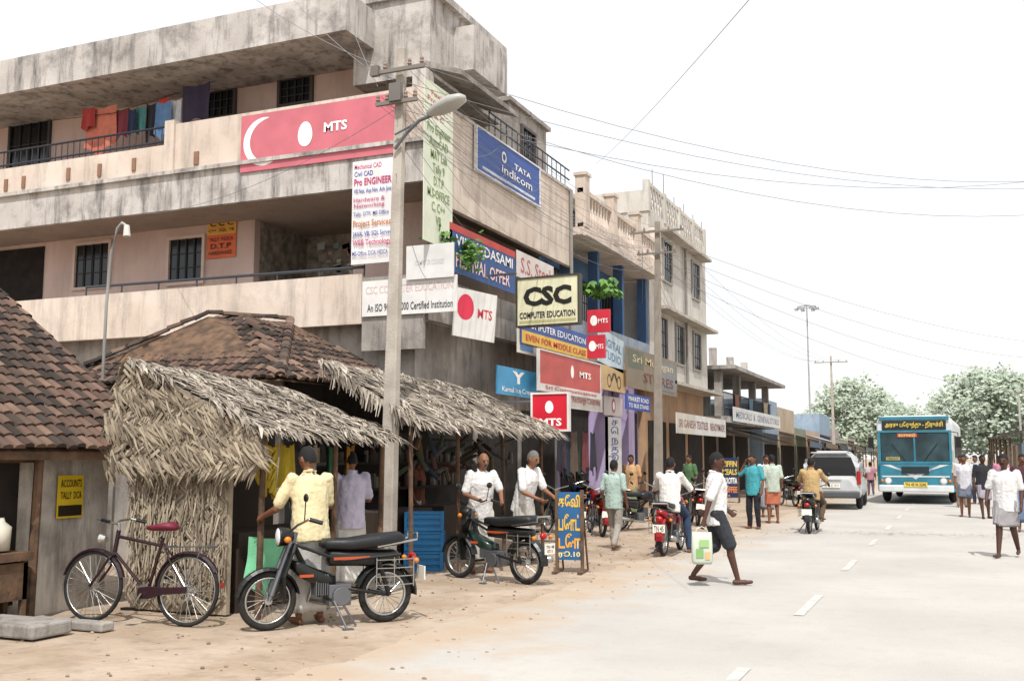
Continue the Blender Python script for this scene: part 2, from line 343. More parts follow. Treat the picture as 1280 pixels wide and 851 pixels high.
# ---------------------------------------------------------------- balustrade building
with TR():
 B=thing('shop_building','narrow building with carved balustrade and blue painted first floor','building',(-12,28.5,0))
 MB().b(-20,-9.4,24.8,32.2,0,4.1).o('ground_floor_wall',mt('violet_wall','#8f83a8',.9,c2='#776c8c',st=.4,sc=1),B,w=1)
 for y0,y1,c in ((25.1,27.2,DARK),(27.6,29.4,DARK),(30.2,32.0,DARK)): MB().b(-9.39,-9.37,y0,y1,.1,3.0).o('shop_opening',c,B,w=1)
 for ya,yb in ((27.25,27.55),(29.5,30.1)): MB().b(-9.37,-8.9,ya,yb,0,4.1).o('shop_column',mt('lilac_column','#b4a3c9',.85,st=.3,sc=1),B,w=1)
 MB().b(-20,-9.0,24.8,32.2,4.1,4.4).o('floor_slab',BEIGE,B,w=1)
 MB().b(-20,-9.9,24.85,32.2,4.4,7.3).o('first_floor_wall',mt('blue_wall','#4a7096',.85,c2='#3b5a78',st=.5,sc=1),B,w=1)
 for y0 in (25.4,27.6,29.9): win(B,'x',-9.9,y0,y0+1.3,4.9,6.7,'#274a73',4)
 for y0 in (24.85,27.1,29.4,31.95): MB().b(-9.3,-9.02,y0,y0+.18,4.4,7.3).o('balcony_post',mt('deep_blue_post','#3f6390',.7,st=.4),B,w=1)
 m=MB(); m.b(-9.08,-9.0,24.85,32.2,4.4,5.2); m.o('balcony_panel',mt('faded_panel','#8f9aa6',.8,st=.5,sc=1),B,w=1)
 m=MB(); m.b(-20,-8.6,24.8,32.2,7.3,7.5); m.b(-8.62,-8.5,24.75,32.25,7.25,7.4); m.o('balcony_slab',BEIGE,B,w=1)
 m=MB(); m.b(-8.78,-8.62,24.8,32.2,8.4,8.52); m.b(-8.78,-8.62,24.8,32.2,7.5,7.6)
 for y0 in (24.8,27.2,29.6,31.9): m.b(-8.84,-8.56,y0,y0+.34,7.5,8.85); m.b(-8.88,-8.52,y0-.04,y0+.38,8.85,8.93)
 for i in range(28):
     y=25.2+i*.245; r=.05
     if min(abs(y-k) for k in (24.97,27.37,29.77,32.07))>.24:
         m.rings([[V((-8.7+k*cos(a*PI/3),y+k*sin(a*PI/3),z)) for a in range(6)] for z,k in ((7.6,.04),(7.85,.085),(8.15,.035),(8.4,.06))])
 m.o('balustrade',BEIGE,B,w=1)
 m=MB(); m.b(-20,-10.6,24.85,32.1,7.5,9.4); m.b(-20,-10.4,24.8,32.2,9.4,9.55); m.o('upper_wall',WHITE,B,w=1)
 for y0 in (25.8,29): win(B,'x',-10.6,y0,y0+1.1,7.9,9.1,'#5d5049',4)
# ---------------------------------------------------------------- white building
with TR():
 Wb=thing('shop_building','tall cream plastered building with stacked windows and sunshade slabs','building',(-12,36.4,0))
 MB().b(-20,-9.2,32.3,40.6,0,4.0).o('ground_floor_wall',mt('mud_wall','#b08e6f',.9,st=.4,sc=1),Wb,w=1)
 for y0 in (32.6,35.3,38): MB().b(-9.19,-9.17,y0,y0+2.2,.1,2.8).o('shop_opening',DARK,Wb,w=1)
 MB().b(-20,-9.0,32.3,40.6,4.0,9.6).o('upper_wall',WHITE,Wb,w=1)
 m=MB()
 for y0 in (32.25,34.3,36.4,38.5,40.4): m.b(-9.16,-8.96,y0,y0+.25,9.6,10.65)
 m.b(-9.1,-9.0,32.5,40.4,10.5,10.62); m.b(-9.1,-9.0,32.5,40.4,9.6,9.72); m.b(-20,-9.16,32.25,32.4,9.6,10.3)
 for y0 in (32.5,34.55,36.65,38.75):
     for k in range(5):
         p=V((-9.05,y0+k*.36,9.7)); m.cy(p,p+V((0,.36,.82)),.035,n=5); m.cy(p+V((.03,.36,0)),p+V((.03,0,.82)),.035,n=5)
 m.o('lattice_parapet',WHITE,Wb,w=1)
 for z,lst in ((4.9,(33.2,35.6,38.2)),(7.6,(34.0,38.2))):
     for y0 in lst: win(Wb,'x',-9.0,y0,y0+1.1,z,z+1.35,'#8c8880',4)
 for z,ya,yb,d in ((6.45,32.9,40.7,8.55),(9.2,33.6,40.0,8.6),(4.0,32.3,40.7,8.4)): MB().b(-9.0,-d,ya,yb,z,z+.1).o('sunshade_slab',mt('shade_slab','#b5aea2',.9,st=.5,sc=1),Wb,w=1)
 MB().tb([(-8.9,36.9,9.5),(-8.9,36.9,4.1)],.05,7).o('drain_pipe',pm('#7c7872'),Wb,w=1)
 for i in range(6): MB().cy((-9.06,33.1+i*1.45,10.6),(-9.06,33.1+i*1.45,U(10.9,11.5)),.012,n=5).o('rebar',pm('#5c4a3e'),Wb,w=1)
 Db=thing('shop_building','low unfinished concrete building with stub columns and upper railing','building',(-12,47,0))
 MB().b(-20,-9.6,41.2,52.5,0,3.0).o('ground_floor_wall',DIRTY,Db,w=1)
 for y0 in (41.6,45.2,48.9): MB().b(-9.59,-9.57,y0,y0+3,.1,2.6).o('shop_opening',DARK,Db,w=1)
 m=MB(); m.b(-20,-8.4,41.1,52.6,3.0,3.25); m.o('floor_slab',CONC,Db,w=1)
 m=MB(); m.b(-20,-8.0,41.0,54,5.1,5.25); m.o('roof_slab',DIRTY,Db,w=1)
 for y in (41.3,45,48.7,52.2):
     MB().b(-8.9,-8.6,y,y+.3,3.25,5.1).o('column',DIRTY,Db,w=1)
     for x in (-9.9,-13.9): MB().b(x,x+.3,y,y+.3,5.25,U(5.7,6.4)).o('stub_column',CONC,Db,w=1)
 MB().b(-20,-11.5,41.2,52.5,3.25,5.1).o('upper_wall',DIRTY,Db,w=1)
 for y0,y1,c,zt in ((41.4,44.4,'#4f5a62',2.95),(44.8,47.6,'#7d6a55',2.8),(48.2,52.3,'#3e4348',2.9)):
     m=MB(); m.q((-9.55,y0,zt),(-9.55,y1,zt),(-7.3,y1,zt-.7),(-7.3,y0,zt-.55)); m.o('awning',fab(c),Db,w=1)
 m=MB()
 for z in (3.6,4.2): m.cy((-8.5,41.2,z),(-8.5,52.5,z),.03)
 for i in range(56): m.cy((-8.5,41.2+i*.2,3.25),(-8.5,41.2+i*.2,4.2),.015,n=5)
 m.o('railing',pm('#3e4650'),Db,w=1)
 for i,(y0,c) in enumerate(((43,'#8a5a4a'),(46.2,'#5f7486'),(50,'#a89a80'))): cloth(['brick red','slate blue','tan'][i]+' sheet hung over the low building railing',y0,y0+1.1,3.4,4.25,-8.44,c,'sheet',name='hanging_sheet',f='x',grp='sheets on the low building railing')
cols=['#8b9ba8','#b5a38c','#7f8a72','#b79a85','#8fa3b5','#a79a92','#98a58c','#b3a89c']
aw=['#4a5a6c','#6a5a48','#3b3f45','#8a8d90','#57493c','#50606b','#7a6a58','#44484c']
lab=['with slate blue awning','with brown awning nearer the road bend','with charcoal awning','with pale grey awning','with rust brown awning','with steel blue awning','with tan awning','with dark grey awning, farthest of the row']
y=54.5
for i in range(8):
    ln_=U(5,8); h=U(3.0,4.8); T=thing('roadside_shop','small far shop '+lab[i]+' on the left roadside','shop',(-12,y+ln_/2,0),0,'far shops on the left roadside')
    MB().b(-16,-9.3,y,y+ln_-.4,0,h).o('wall',mt('shop'+cols[i],cols[i],.9,st=.4,sc=.8),T,w=1)
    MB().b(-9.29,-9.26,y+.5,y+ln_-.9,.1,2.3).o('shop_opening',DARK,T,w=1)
    d=U(-.4,.5); zt=U(2.8,3.3); m=MB(); m.q((-9.3,y,zt),(-9.3,y+ln_-.4,zt),(-6.9-d,y+ln_-.4,2.35),(-6.9-d,y,2.45)); m.q((-6.9-d,y,2.45),(-6.9-d,y+ln_-.4,2.35),(-6.9-d,y+ln_-.4,2.1),(-6.9-d,y,2.15)); m.o('awning',fab(aw[i]),T,w=1)
    for yy in (y+.2,y+ln_-.6): MB().cy((-7-d,yy,0),(-7-d,yy,2.4),.04).o('awning_post',WOOD,T,w=1)
    y+=ln_
for i in range(6):
    y=58+i*11; x=2.75+.1*i; T=thing('market_stall',['low thatched stall nearest on the right roadside','right roadside stall under grey sheet roof','right roadside stall under blue sheet','right roadside stall under brown thatch','small far right stall with pale roof','farthest right roadside stall with dark roof'][i],'stall',(x+2,y+2.5,0),0,'stalls on the right roadside')
    MB().b(x+1,x+5,y,y+5.5,0,2.6).o('wall',mt('stall%d'%i,['#6b5a4a','#7c7468','#66727a','#75624e','#8a8278','#5f564c'][i],.9,sc=1),T,w=1)
    m=MB(); z=2.9+.2*i; m.q((x-.6,y-.5,z-.35),(x-.6,y+6,z-.35),(x+3,y+6,z+.8),(x+3,y-.5,z+.8)); m.q((x+3,y-.5,z+.8),(x+3,y+6,z+.8),(x+6,y+6,z-.3),(x+6,y-.5,z-.3)); m.o('roof',mt('stallroof%d'%i,['#9f9280','#aaacad','#6d8fac','#87745f','#b0aba4','#68625c'][i],.9,sc=2),T,w=1)
    for yy in (y,y+5.5): MB().cy((x-.4,yy,0),(x-.4,yy,z-.3),.05).o('post',WOOD,T,w=1)
# ---------------------------------------------------------------- tiled house
TILE=mt('clay_tile','#5a4238',.95,isl=['#2c2621','#5c483e','#715a4e','#3d342f','#806858','#28231f','#4c413b'],sc=2)
def tiles(mb,A0,du,dv,nu,nv,w,e,skip=None):
    A0=V(A0); du=V(du).normalized(); dv=V(dv).normalized(); n=du.cross(dv); n=n if n.z>0 else -n
    for i in range(nu):
        for j in range(nv):
            if skip and skip(i,j): continue
            bs=A0+du*(i*w+U(-.012,.012))+dv*(j*e+U(-.025,.025)); rs=[]
            for t,l in ((0,.035),(e*1.35,.005)):
                rs.append([bs+dv*t+du*(w/2-w*.53*cos(PI*k/4))+n*(l+.05*sin(PI*k/4)) for k in range(5)])
            mb.a(rs[0]+rs[1],[(k,k+1,k+6,k+5) for k in range(4)]+[(0,4,3,2,1)])
def ridge(m,p,q,r=.07):
    p=V(p);q=V(q); n=max(2,int((q-p).length/.22)); x,yv=fr(q-p)
    for i in range(n):
        a=p.lerp(q,i/n)+V((0,0,U(-.01,.02))); b=p.lerp(q,(i+1.15)/n); rs=[[c+(x*cos(PI*k/4)*k_+yv*abs(sin(PI*k/4))*k_*.8) for k in range(5)] for c,k_ in ((a,r*1.15),(b,r))]
        m.a(rs[0]+rs[1],[(k,k+1,k+6,k+5) for k in range(4)])
with TR():
 H=thing('tiled_house','low old house with dark clay tile roof and lime washed wall','house',(-11,6.5,0))
 MB().b(-14,-8.75,2,9.0,0,1.95).o('wall',mt('limewash','#d2ccc2',.95,c2='#a69e94',sc=1.5,st=.75,sd=(.1,.09,.08),bp=.5),H,w=1)
 MB().b(-8.74,-8.71,5.2,7.75,.15,1.55).o('shop_opening',DARK,H,w=1)
 dv=V((-3.3,0,2.38)); m=MB(); m.a([V((-8.35,2,1.66)),V((-8.35,9.35,1.66)),V((-11.65,9.35,4.04)),V((-11.65,2,4.04)),V((-8.35,2,1.58)),V((-8.35,9.35,1.58)),V((-11.65,9.35,3.94)),V((-11.65,2,3.94)),V((-14.8,2,1.7)),V((-14.8,9.35,1.7))],[(0,1,2,3),(4,7,6,5),(0,4,5,1),(1,5,6,2),(3,2,9,8)])
 rf=m.o('roof',WOOD,H,w=1); m=MB(); tiles(m,(-8.3,4.65,1.67),(0,1,0),dv,36,22,.131,.185); m.o('roof_tiles',TILE,rf,w=1)
 m=MB(); ridge(m,(-11.68,2,4.08),(-11.68,9.4,4.08),.1); ridge(m,(-8.3,9.38,1.7),(-11.68,9.38,4.1)); m.o('ridge',TILE,rf,w=1)
 MB().b(-8.72,-8.62,6.9,7.85,1.55,1.62).o('lintel',WOOD,H,w=1); MB().cy((-8.45,7.72,0),(-8.48,7.78,1.62),.05,.045).o('timber_post',WOOD,H,w=1)
 sg('yellow printed poster on the tiled house wall','x',-8.72,(73,594,648,104),'#d9b928',[('R',.05,.05,.95,.3,'#2c2418'),('T','ACCOUNTS',.1,.72,.9,.9,'#1d1a12'),('T','TALLY  DCA',.1,.45,.9,.62,'#1d1a12')],name='poster',cat='poster',t=.006)
 T=thing('tiled_house','second small tile roofed house behind the thatched hut','house',(-10.4,13.7,0))
 MB().b(-12.2,-8.9,12.4,15.4,0,2.75).o('wall',DIRTY,T,w=1)
 m=MB(); ev_=[V((-12.9,11.8,2.65)),V((-8.5,11.8,2.65)),V((-8.5,16.2,2.65)),V((-12.9,16.2,2.65))]; r0=V((-11.0,13.3,3.85)); r1=V((-10.2,14.4,3.85))
 m.a(ev_+[r0,r1],[(0,1,5,4),(1,2,5),(2,3,4,5),(3,0,4)]); rf=m.o('roof',WOOD,T,w=1)
 m=MB(); dv=V((0,1.9,1.2)); tiles(m,(-12.9,11.8,2.67),(1,0,0),dv,33,11,.131,.2,lambda i,j:(i*.131<j*.17) or (i*.131>4.3-j*.2))
 dv=V((-1.9,0,1.2)); tiles(m,(-8.5,11.8,2.67),(0,1,0),dv,33,10,.131,.2,lambda i,j:(i*.131<j*.16) or (i*.131>4.3-j*.17)); m.o('roof_tiles',TILE,rf,w=1)
 m=MB(); u_=V((0,0,.05)); ridge(m,ev_[1]+u_,r1+u_); ridge(m,r1+u_,r0+u_); ridge(m,ev_[0]+u_,r0+u_); m.o('ridge',TILE,rf,w=1)
# ---------------------------------------------------------------- thatch
THA=mt('palm_thatch','#8f8272',.95,isl=['#6f665b','#998d7e','#b9ae9e','#83796c','#c7bdae','#5b5248'],sc=4)
WEV=mt('woven_palm','#9a8a74',.95,isl=['#7c7061','#a59884','#bfb19a','#8e816e','#6a5e50'],sc=4)
def thatch(mb,A,B,Cn,Dn,n,ln,w,lift=.09):
    A,B,Cn,Dn=[V(p) for p in (A,B,Cn,Dn)]; sd=(B-A).normalized()
    for i in range(n):
        u=U(0,1); v=U(-.03,.98); a=A.lerp(B,u); b=Dn.lerp(Cn,u); d=(b-a).normalized(); nr=sd.cross(d); nr=nr if nr.z>0 else -nr
        wd=rn.random()<.3; P=a.lerp(b,v)+nr*(U(.01,lift)+.04*NZ.noise(V((u*7,v*5,ln)))); ch=.55*(1 if int(u*9+v*3)%2 else -1); e=(d+sd*(ch+U(-.35,.35))).normalized(); l=ln*U(.45,1.25); s_=(sd-e*sd.dot(e)).normalized()*w*(U(1.8,3.6) if wd else U(.4,1.1))
        P1=P+e*l*.55+nr*U(.0,.015); P2=P+e*l-nr*U(.0,.05)-V((0,0,U(0,.03))); o=nr*U(-.01,.01)
        mb.a([P-s_,P+s_,P1-s_*.8+o,P1+s_*.8,P2-s_*.15,P2+s_*.15],[(0,1,3,2),(2,3,5,4)])
def slab(m,q,t): m.a([V(p) for p in q]+[V(p)-V((0,0,t)) for p in q],[(0,1,2,3),(7,6,5,4),(0,3,7,4),(2,1,5,6),(3,2,6,7),(1,0,4,5)])
with TR():
 Hu=thing('thatched_hut','front thatched hut with woven palm leaf end wall beside the bicycle','hut',(-7.4,10,0))
 A1=V((-8.12,8.55,2.62)); B1=V((-8.12,11.3,2.5)); C1=V((-6.25,11.0,1.84)); D1=V((-6.42,8.6,1.88))
 m=MB(); slab(m,(A1,B1,C1,D1),.05); m.q(A1,B1,V((-8.4,11.3,1.8)),V((-8.4,8.6,1.8)))
 thatch(m,A1,B1,C1,D1,4200,.32,.012,.045); thatch(m,A1,B1,V((-8.4,11.3,1.75)),V((-8.4,8.6,1.75)),700,.3,.013,.04); thatch(m,C1+V((-.3,0,.1)),D1+V((-.3,0,.1)),D1+V((.02,0,-.02)),C1+V((.02,0,-.02)),700,.24,.011,.04)
 m.o('thatch_roof',THA,Hu,w=1)
 m=MB()
 for i in range(2200):
     t=U(0,1); x=-8.38+t*2.0; top=2.62-(.45*(x+8.12) if x>-8.12 else 2.2*(-8.12-x)); z=U(1.5,max(1.62,top+.02)); k=int((z-1.4+.1*sin(x*3))/.17); l=U(.14,.28); an=(1 if k%2 else -1)*U(.35,1.15); y_=8.6-U(.0,.06)-.03*(k%2); w_=U(.007,.02)
     if x<-8.2: an=abs(an)*.4
     P=V((x,y_,z)); e=V((sin(an),-U(0,.08),-cos(an))).normalized()*l; s_=V((cos(an),0,sin(an)))*w_
     m.a([P-s_,P+s_,P+e*.6+s_*.8,P+e*.6-s_*.8,P+e+V((0,.02,0))],[(0,1,2,3),(3,2,4)])
 m.a([V((-8.3,8.64,1.6)),V((-6.4,8.64,1.6)),V((-6.4,8.64,1.84)),V((-8.12,8.64,2.55))],[(0,1,2,3)])
 m.o('gable_leaves',WEV,Hu,w=1)
 m=MB(); m.b(-8.15,-6.9,8.76,8.82,.02,1.75); cs=.15
 for i in range(8):
     for j in range(12):
         sg_=1 if (i+j)%2 else -1; cx=-8.15+cs*(i+.5); cz=.02+cs*(j+.5)
         for k in range(7):
             an=PI/4*sg_+U(-.12,.12); d=V((cos(an),0,sin(an))); p_=V((-sin(an),0,cos(an))); P=V((cx,8.735-U(0,.025),cz))+p_*((k-3)*.024); l=.11*U(.8,1.2)
             if P.z-l<.0: P.z=l
             m.a([P-d*l-p_*.01,P-d*l+p_*.01,P+p_*.011+V((0,-.012,0)),P-p_*.011+V((0,-.012,0)),P+d*l+p_*.01,P+d*l-p_*.01],[(0,1,2,3),(3,2,4,5)])
 for i in range(300):
     x=U(-8.15,-6.85); z=U(.35,1.75); an=U(-.3,.3); l=U(.15,.34); w_=U(.006,.014); P=V((x,8.70-U(0,.04),z)); e=V((sin(an)*l,-.02,-cos(an)*l)); s_=V((cos(an),0,sin(an)))*w_
     m.a([P-s_,P+s_,P+e+s_*.5,P+e-s_*.5],[(0,1,2,3)])
 m.o('woven_wall',WEV,Hu,w=1)
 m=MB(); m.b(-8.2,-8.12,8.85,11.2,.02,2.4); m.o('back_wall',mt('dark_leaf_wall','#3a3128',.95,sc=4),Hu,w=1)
 for x,y in ((-6.5,8.75),(-6.45,10.0),(-6.4,10.95)): MB().cy((x,y,0),(x+.02,y,1.9),.035,.03).o('post',WOOD,Hu,w=1)
 MB().b(-7.5,-6.95,9.0,10.9,.0,.82).o('counter',mt('counter_wood','#3a2e25',.9,sc=5),Hu,w=1)
 Hv=thing('thatched_hut','long thatched shop lean-to behind the concrete pole','hut',(-7.4,14.5,0))
 A2=V((-8.42,12.6,2.98)); B2=V((-8.4,17.7,2.86)); C2=V((-6.3,16.7,2.02)); D2=V((-6.4,11.9,2.03))
 m=MB(); slab(m,(A2,B2,C2,D2),.05)
 thatch(m,A2,B2,C2,D2,5600,.38,.013,.06); thatch(m,C2+V((-.3,0,.1)),D2+V((-.3,0,.1)),D2+V((.02,0,-.02)),C2+V((.02,0,-.02)),1000,.26,.011,.05)
 for i in range(160):
     t=U(0,1); P=A2.lerp(D2,t)+V((0,-U(0,.04),.03)); e=V((U(-.05,.35),-U(.02,.15),-U(.25,.7))).normalized()*U(.14,.3); s_=V((1,0,.2)).normalized()*U(.008,.02); m.a([P-s_,P+s_,P+e+s_*.4,P+e-s_*.4],[(0,1,2,3)])
 m.o('thatch_roof',THA,Hv,w=1)
 for x,y in ((-6.6,12.1),(-6.55,13.4),(-6.55,15.0),(-6.5,16.5)): MB().cy((x,y,0),(x-.03,y,2.12),.032,.028).o('post',WOOD,Hv,w=1)
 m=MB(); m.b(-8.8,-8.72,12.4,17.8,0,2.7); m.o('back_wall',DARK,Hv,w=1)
 for y0 in (12.6,14.7): MB().b(-8.0,-7.45,y0,y0+1.7,0,.85).o('counter',MC['counter_wood'],Hv,w=1)
 for z in (1.1,1.5,1.9): MB().b(-8.6,-8.2,12.6,17.4,z,z+.03).o('shelf',DARK,Hv,w=1)  # shelves coloured dark so the stall reads as shaded
 m=MB()
 for i in range(70):
     y=U(12.6,17.3); z=rn.choice((1.13,1.53)); h=U(.08,.26); m.cy((-8.45,y,z),(-8.45,y,z+h),U(.03,.07),n=7)
 for i in range(40):
     y=U(12.5,16.4); z=U(1.45,1.95); m.cap((-6.95+U(-.3,.1),y,z),(-6.95+U(-.3,.1),y+U(-.03,.03),z-U(.06,.22)),.03,.04,6)
 tag(m.o('shop_stock',mt('packets','#fff',.7,isl=['#4a2622','#5f5330','#26384c','#7c776c','#27402e','#4a3322','#1f1c1a'])),'jars and packets crowding the shelves under the long thatch','goods',kind='stuff')  # stock colours darkened to carry the shade under the thatch
with TR():
 cr=MB(); w_=.26
 for z in (0,.09,.18,.24): cr.b(-w_,w_,-.17,-.15,z,z+.05 if z<.2 else z+.03); cr.b(-w_,w_,.15,.17,z,z+.05 if z<.2 else z+.03); cr.b(-w_,-w_+.02,-.15,.15,z,z+.05 if z<.2 else z+.03); cr.b(w_-.02,w_,-.15,.15,z,z+.05 if z<.2 else z+.03)
 for sx in (-1,1):
     for sy in (-1,1): cr.b(sx*w_-.02,sx*w_+.02,sy*.17-.02,sy*.17+.02,0,.27)
 cr.b(-w_+.025,w_-.025,-.145,.145,.0,.25)
 base=gd(530,712); base.z=0; k0=cr.o('plastic_crate',pm('#2f86c4',.5)); tag(k0,'blue slatted plastic crate at the bottom of the stack','crate','blue crates by the thatched shop')
 k0.location=base; k0.rotation_euler=(0,0,.42)
 for dx,z,a,n in ((.01,.28,.4,'second from the ground in the stack'),(0,.56,.45,'topmost of the stack')):
     dup(k0,base+V((dx,0,z)),a,'blue slatted plastic crate '+n)
 cloth('green sheet draped low over the front hut counter',8.88,9.85,.28,.8,-6.72,'#79c497','sheet',name='draped_sheet',f='x',amp=2.6)
 m=MB()
 for i in range(26):
     a=U(0,6); z=1.25+U(0,.42); m.cap((-6.6+.06*cos(a),8.95+.07*sin(a),z),(-6.6+.11*cos(a),8.95+.12*sin(a),z+.1),.018,.014,6)
 m.cy((-6.6,8.95,1.2),(-6.6,8.95,1.85),.015); tag(m.o('banana_bunch',pm('#b9a02c'),sm=True),'hanging bunch of yellow bananas at the front hut','bananas')
 for i,(y,c,wd) in enumerate(((9.12,'#c9b13a',.2),(9.4,'#bda436',.2),(9.9,'#b0aca0',.14),(10.3,'#345f45',.14),(10.7,'#96702c',.14))):
     cloth(['bright yellow cloth','dull yellow cloth','white strip of packets','green strip of packets','orange strip of packets'][i]+' hanging inside the front hut',y,y+wd,1.22,1.76,-6.72,c,'hanging goods',name='hanging_goods',f='x',grp='goods hanging in the front hut')
 m=MB(); c=V((-8.5,7.35,.72)); m.rings([[c+V((k*cos(a*PI/8),k*sin(a*PI/8),z)) for a in range(16)] for z,k in ((0,.11),(.22,.12),(.27,.06),(.31,.05))]); tag(m.o('plastic_can',pm('#cfc9b8',.5),sm=True),'off white plastic water can on the house ledge','can')
 m=MB(); m.b(-8.65,-8.3,7.0,7.6,.62,.7); m.b(-8.62,-8.33,7.03,7.57,.25,.6); [m.b(-8.62 if a else -8.38,-8.57 if a else -8.33,y_,y_+.05,0,.62) for a in (0,1) for y_ in (7.03,7.52)]; tag(m.o('wooden_box_table',WOOD),'rough wooden box table outside the tiled house','table')
# ---------------------------------------------------------------- poles, lamps, wires
CP=mt('pole_concrete','#b3aca1',.9,c2='#9c948a',sc=3,bp=.3,st=.25,sd=(.2,.18,.16))
def pole(label,loc,h,w,lean=0,arms=((.35,.7),),grp='utility poles along the street',mat=None):
    T=thing('utility_pole',label,'pole',loc,0,grp)
    m=MB(); m.rings([[V((lean*t+sx*k,sy*k*.8,h*t)) for sx,sy in ((-1,-1),(1,-1),(1,1),(-1,1))] for t,k in ((0,w),(1,w*.55))]); m.o('shaft',mat or CP,T,bev=.015)
    for dz,l in arms:
        m=MB(); zz=h-dz; c=lean*zz/h; m.b(c-l,c+l,-.14,-.09,zz-.025,zz+.025); a=m.o('cross_arm',pm('#7a746d'),T)
        for k in (-.9,-.45,.45,.9):
            m=MB(); m.rings([[V((c+l*k+r*cos(q*PI/4),-.115+r*sin(q*PI/4),zz+.025+z_)) for q in range(8)] for z_,r in ((0,.015),(.03,.035),(.05,.022),(.08,.03),(.11,.012))]); m.o('insulator',pm('#8a7468',.3),a)
    return T
with TR():
 P1=onx(485,560,-6.95); P1=V((P1.x,P1.y,0)); p1=pole('tall concrete utility pole carrying the street lamp at the thatched huts',P1,7.2,.105,.14,((.35,.42),(.8,.32)))
 MB().b(.04,.22,-.18,-.11,6.4,6.65).o('junction_box',pm('#6b6662'),p1); MB().b(-.26,-.14,-.17,-.1,6.8,6.94).o('junction_box',pm('#6b6662'),p1)
 m=MB(); m.tb([(.1,-.1,5.75),(.3,-.12,5.95),(.5,-.15,6.08),(.72,-.18,6.12)],.025,7); m.tb([(.1,-.1,5.95),(.4,-.12,6.05)],.015,5); a=m.o('lamp_arm',STEEL,p1)
 m=MB(); D_=V((.52,-.1,.1)).normalized(); x,y=fr(D_); rs=[]
 for t,wd,ht in ((0,.03,.03),(.06,.07,.06),(.2,.12,.09),(.42,.145,.1),(.58,.1,.06),(.63,.02,.02)):
     c=V((.64,-.18,6.14))+D_*t; rs.append([c+x*wd*cos(q*PI/6)+y*ht*sin(q*PI/6) for q in range(12)])
 m.rings(rs); m.o('lamp_head',pm('#a9a9a4',.4),a,sm=True)
 P2=onx(822,575,-7.4); P2=V((P2.x,P2.y,0)); pole('grey utility pole with wire tangle before the blue building',P2,8.0,.12,.1,((.3,.75),(.9,.55)),mat=mt('dark_pole','#8f877c',.9,sc=3,st=.3))
 P3=V((-7,66,0)); pole('far utility pole with single cross arm beyond the low building',P3,7.8,.1,0,((.4,1.0),))
 P4=onx(1277,560,4.2); P4=V((4.2,P4.y,0)); pole('far utility pole on the right roadside',P4,6.8,.1,0,((.4,.7),))
 PG=pm('#9a9da0',.6)
 T=thing('light_mast','tall thin floodlight mast behind the low building','mast',(-12,95,0)); m=MB(); m.cy((0,0,0),(0,0,15.2),.1,.06); m.o('shaft',PG,T)
 m=MB(); m.to((0,0,15),.8,.04,'z',16,5); [m.cy((0,0,15.2),(cos(a)*.8,sin(a)*.8,15),.04,n=5) for a in (0,2.1,4.2)]; m.o('lamp_ring',PG,T)
 for a in range(6): MB().b(-.17,.17,-.14,.14,0,.22,Matrix.Translation((cos(a*PI/3)*.9,sin(a*PI/3)*.9,14.7))).o('floodlight',PG,T)
 q=ony(130,420,11.8); T=thing('street_lamp','thin hooked street lamp rising behind the tiled roof','lamp',(q.x,q.y,0)); m=MB()
 zt=ony(150,280,11.8).z; m.tb([(0,0,0),(.02,0,zt-1.2),(.1,-.02,zt-.4),(.2,-.03,zt-.08),(.3,-.04,zt),(.4,-.05,zt-.06)],.024,7); m.o('pole',pm('#9b9b98',.4),T,sm=True)
 m=MB(); m.cy((.4,-.05,zt-.05),(.42,-.06,zt-.22),.04,.055,10); m.o('lamp_head',pm('#c8c6be',.4),T)
WIRE=pm('#7d7f82',.6)
def wire(p,q,sag,lab,r=.0045,grp='overhead cables'):
    p=V(p);q=V(q); m=MB(); m.tb([p.lerp(q,t/16)-V((0,0,sag*4*(t/16)*(1-t/16))) for t in range(17)],r,4)
    tag(m.o('power_cable',WIRE),lab,'cable',grp)
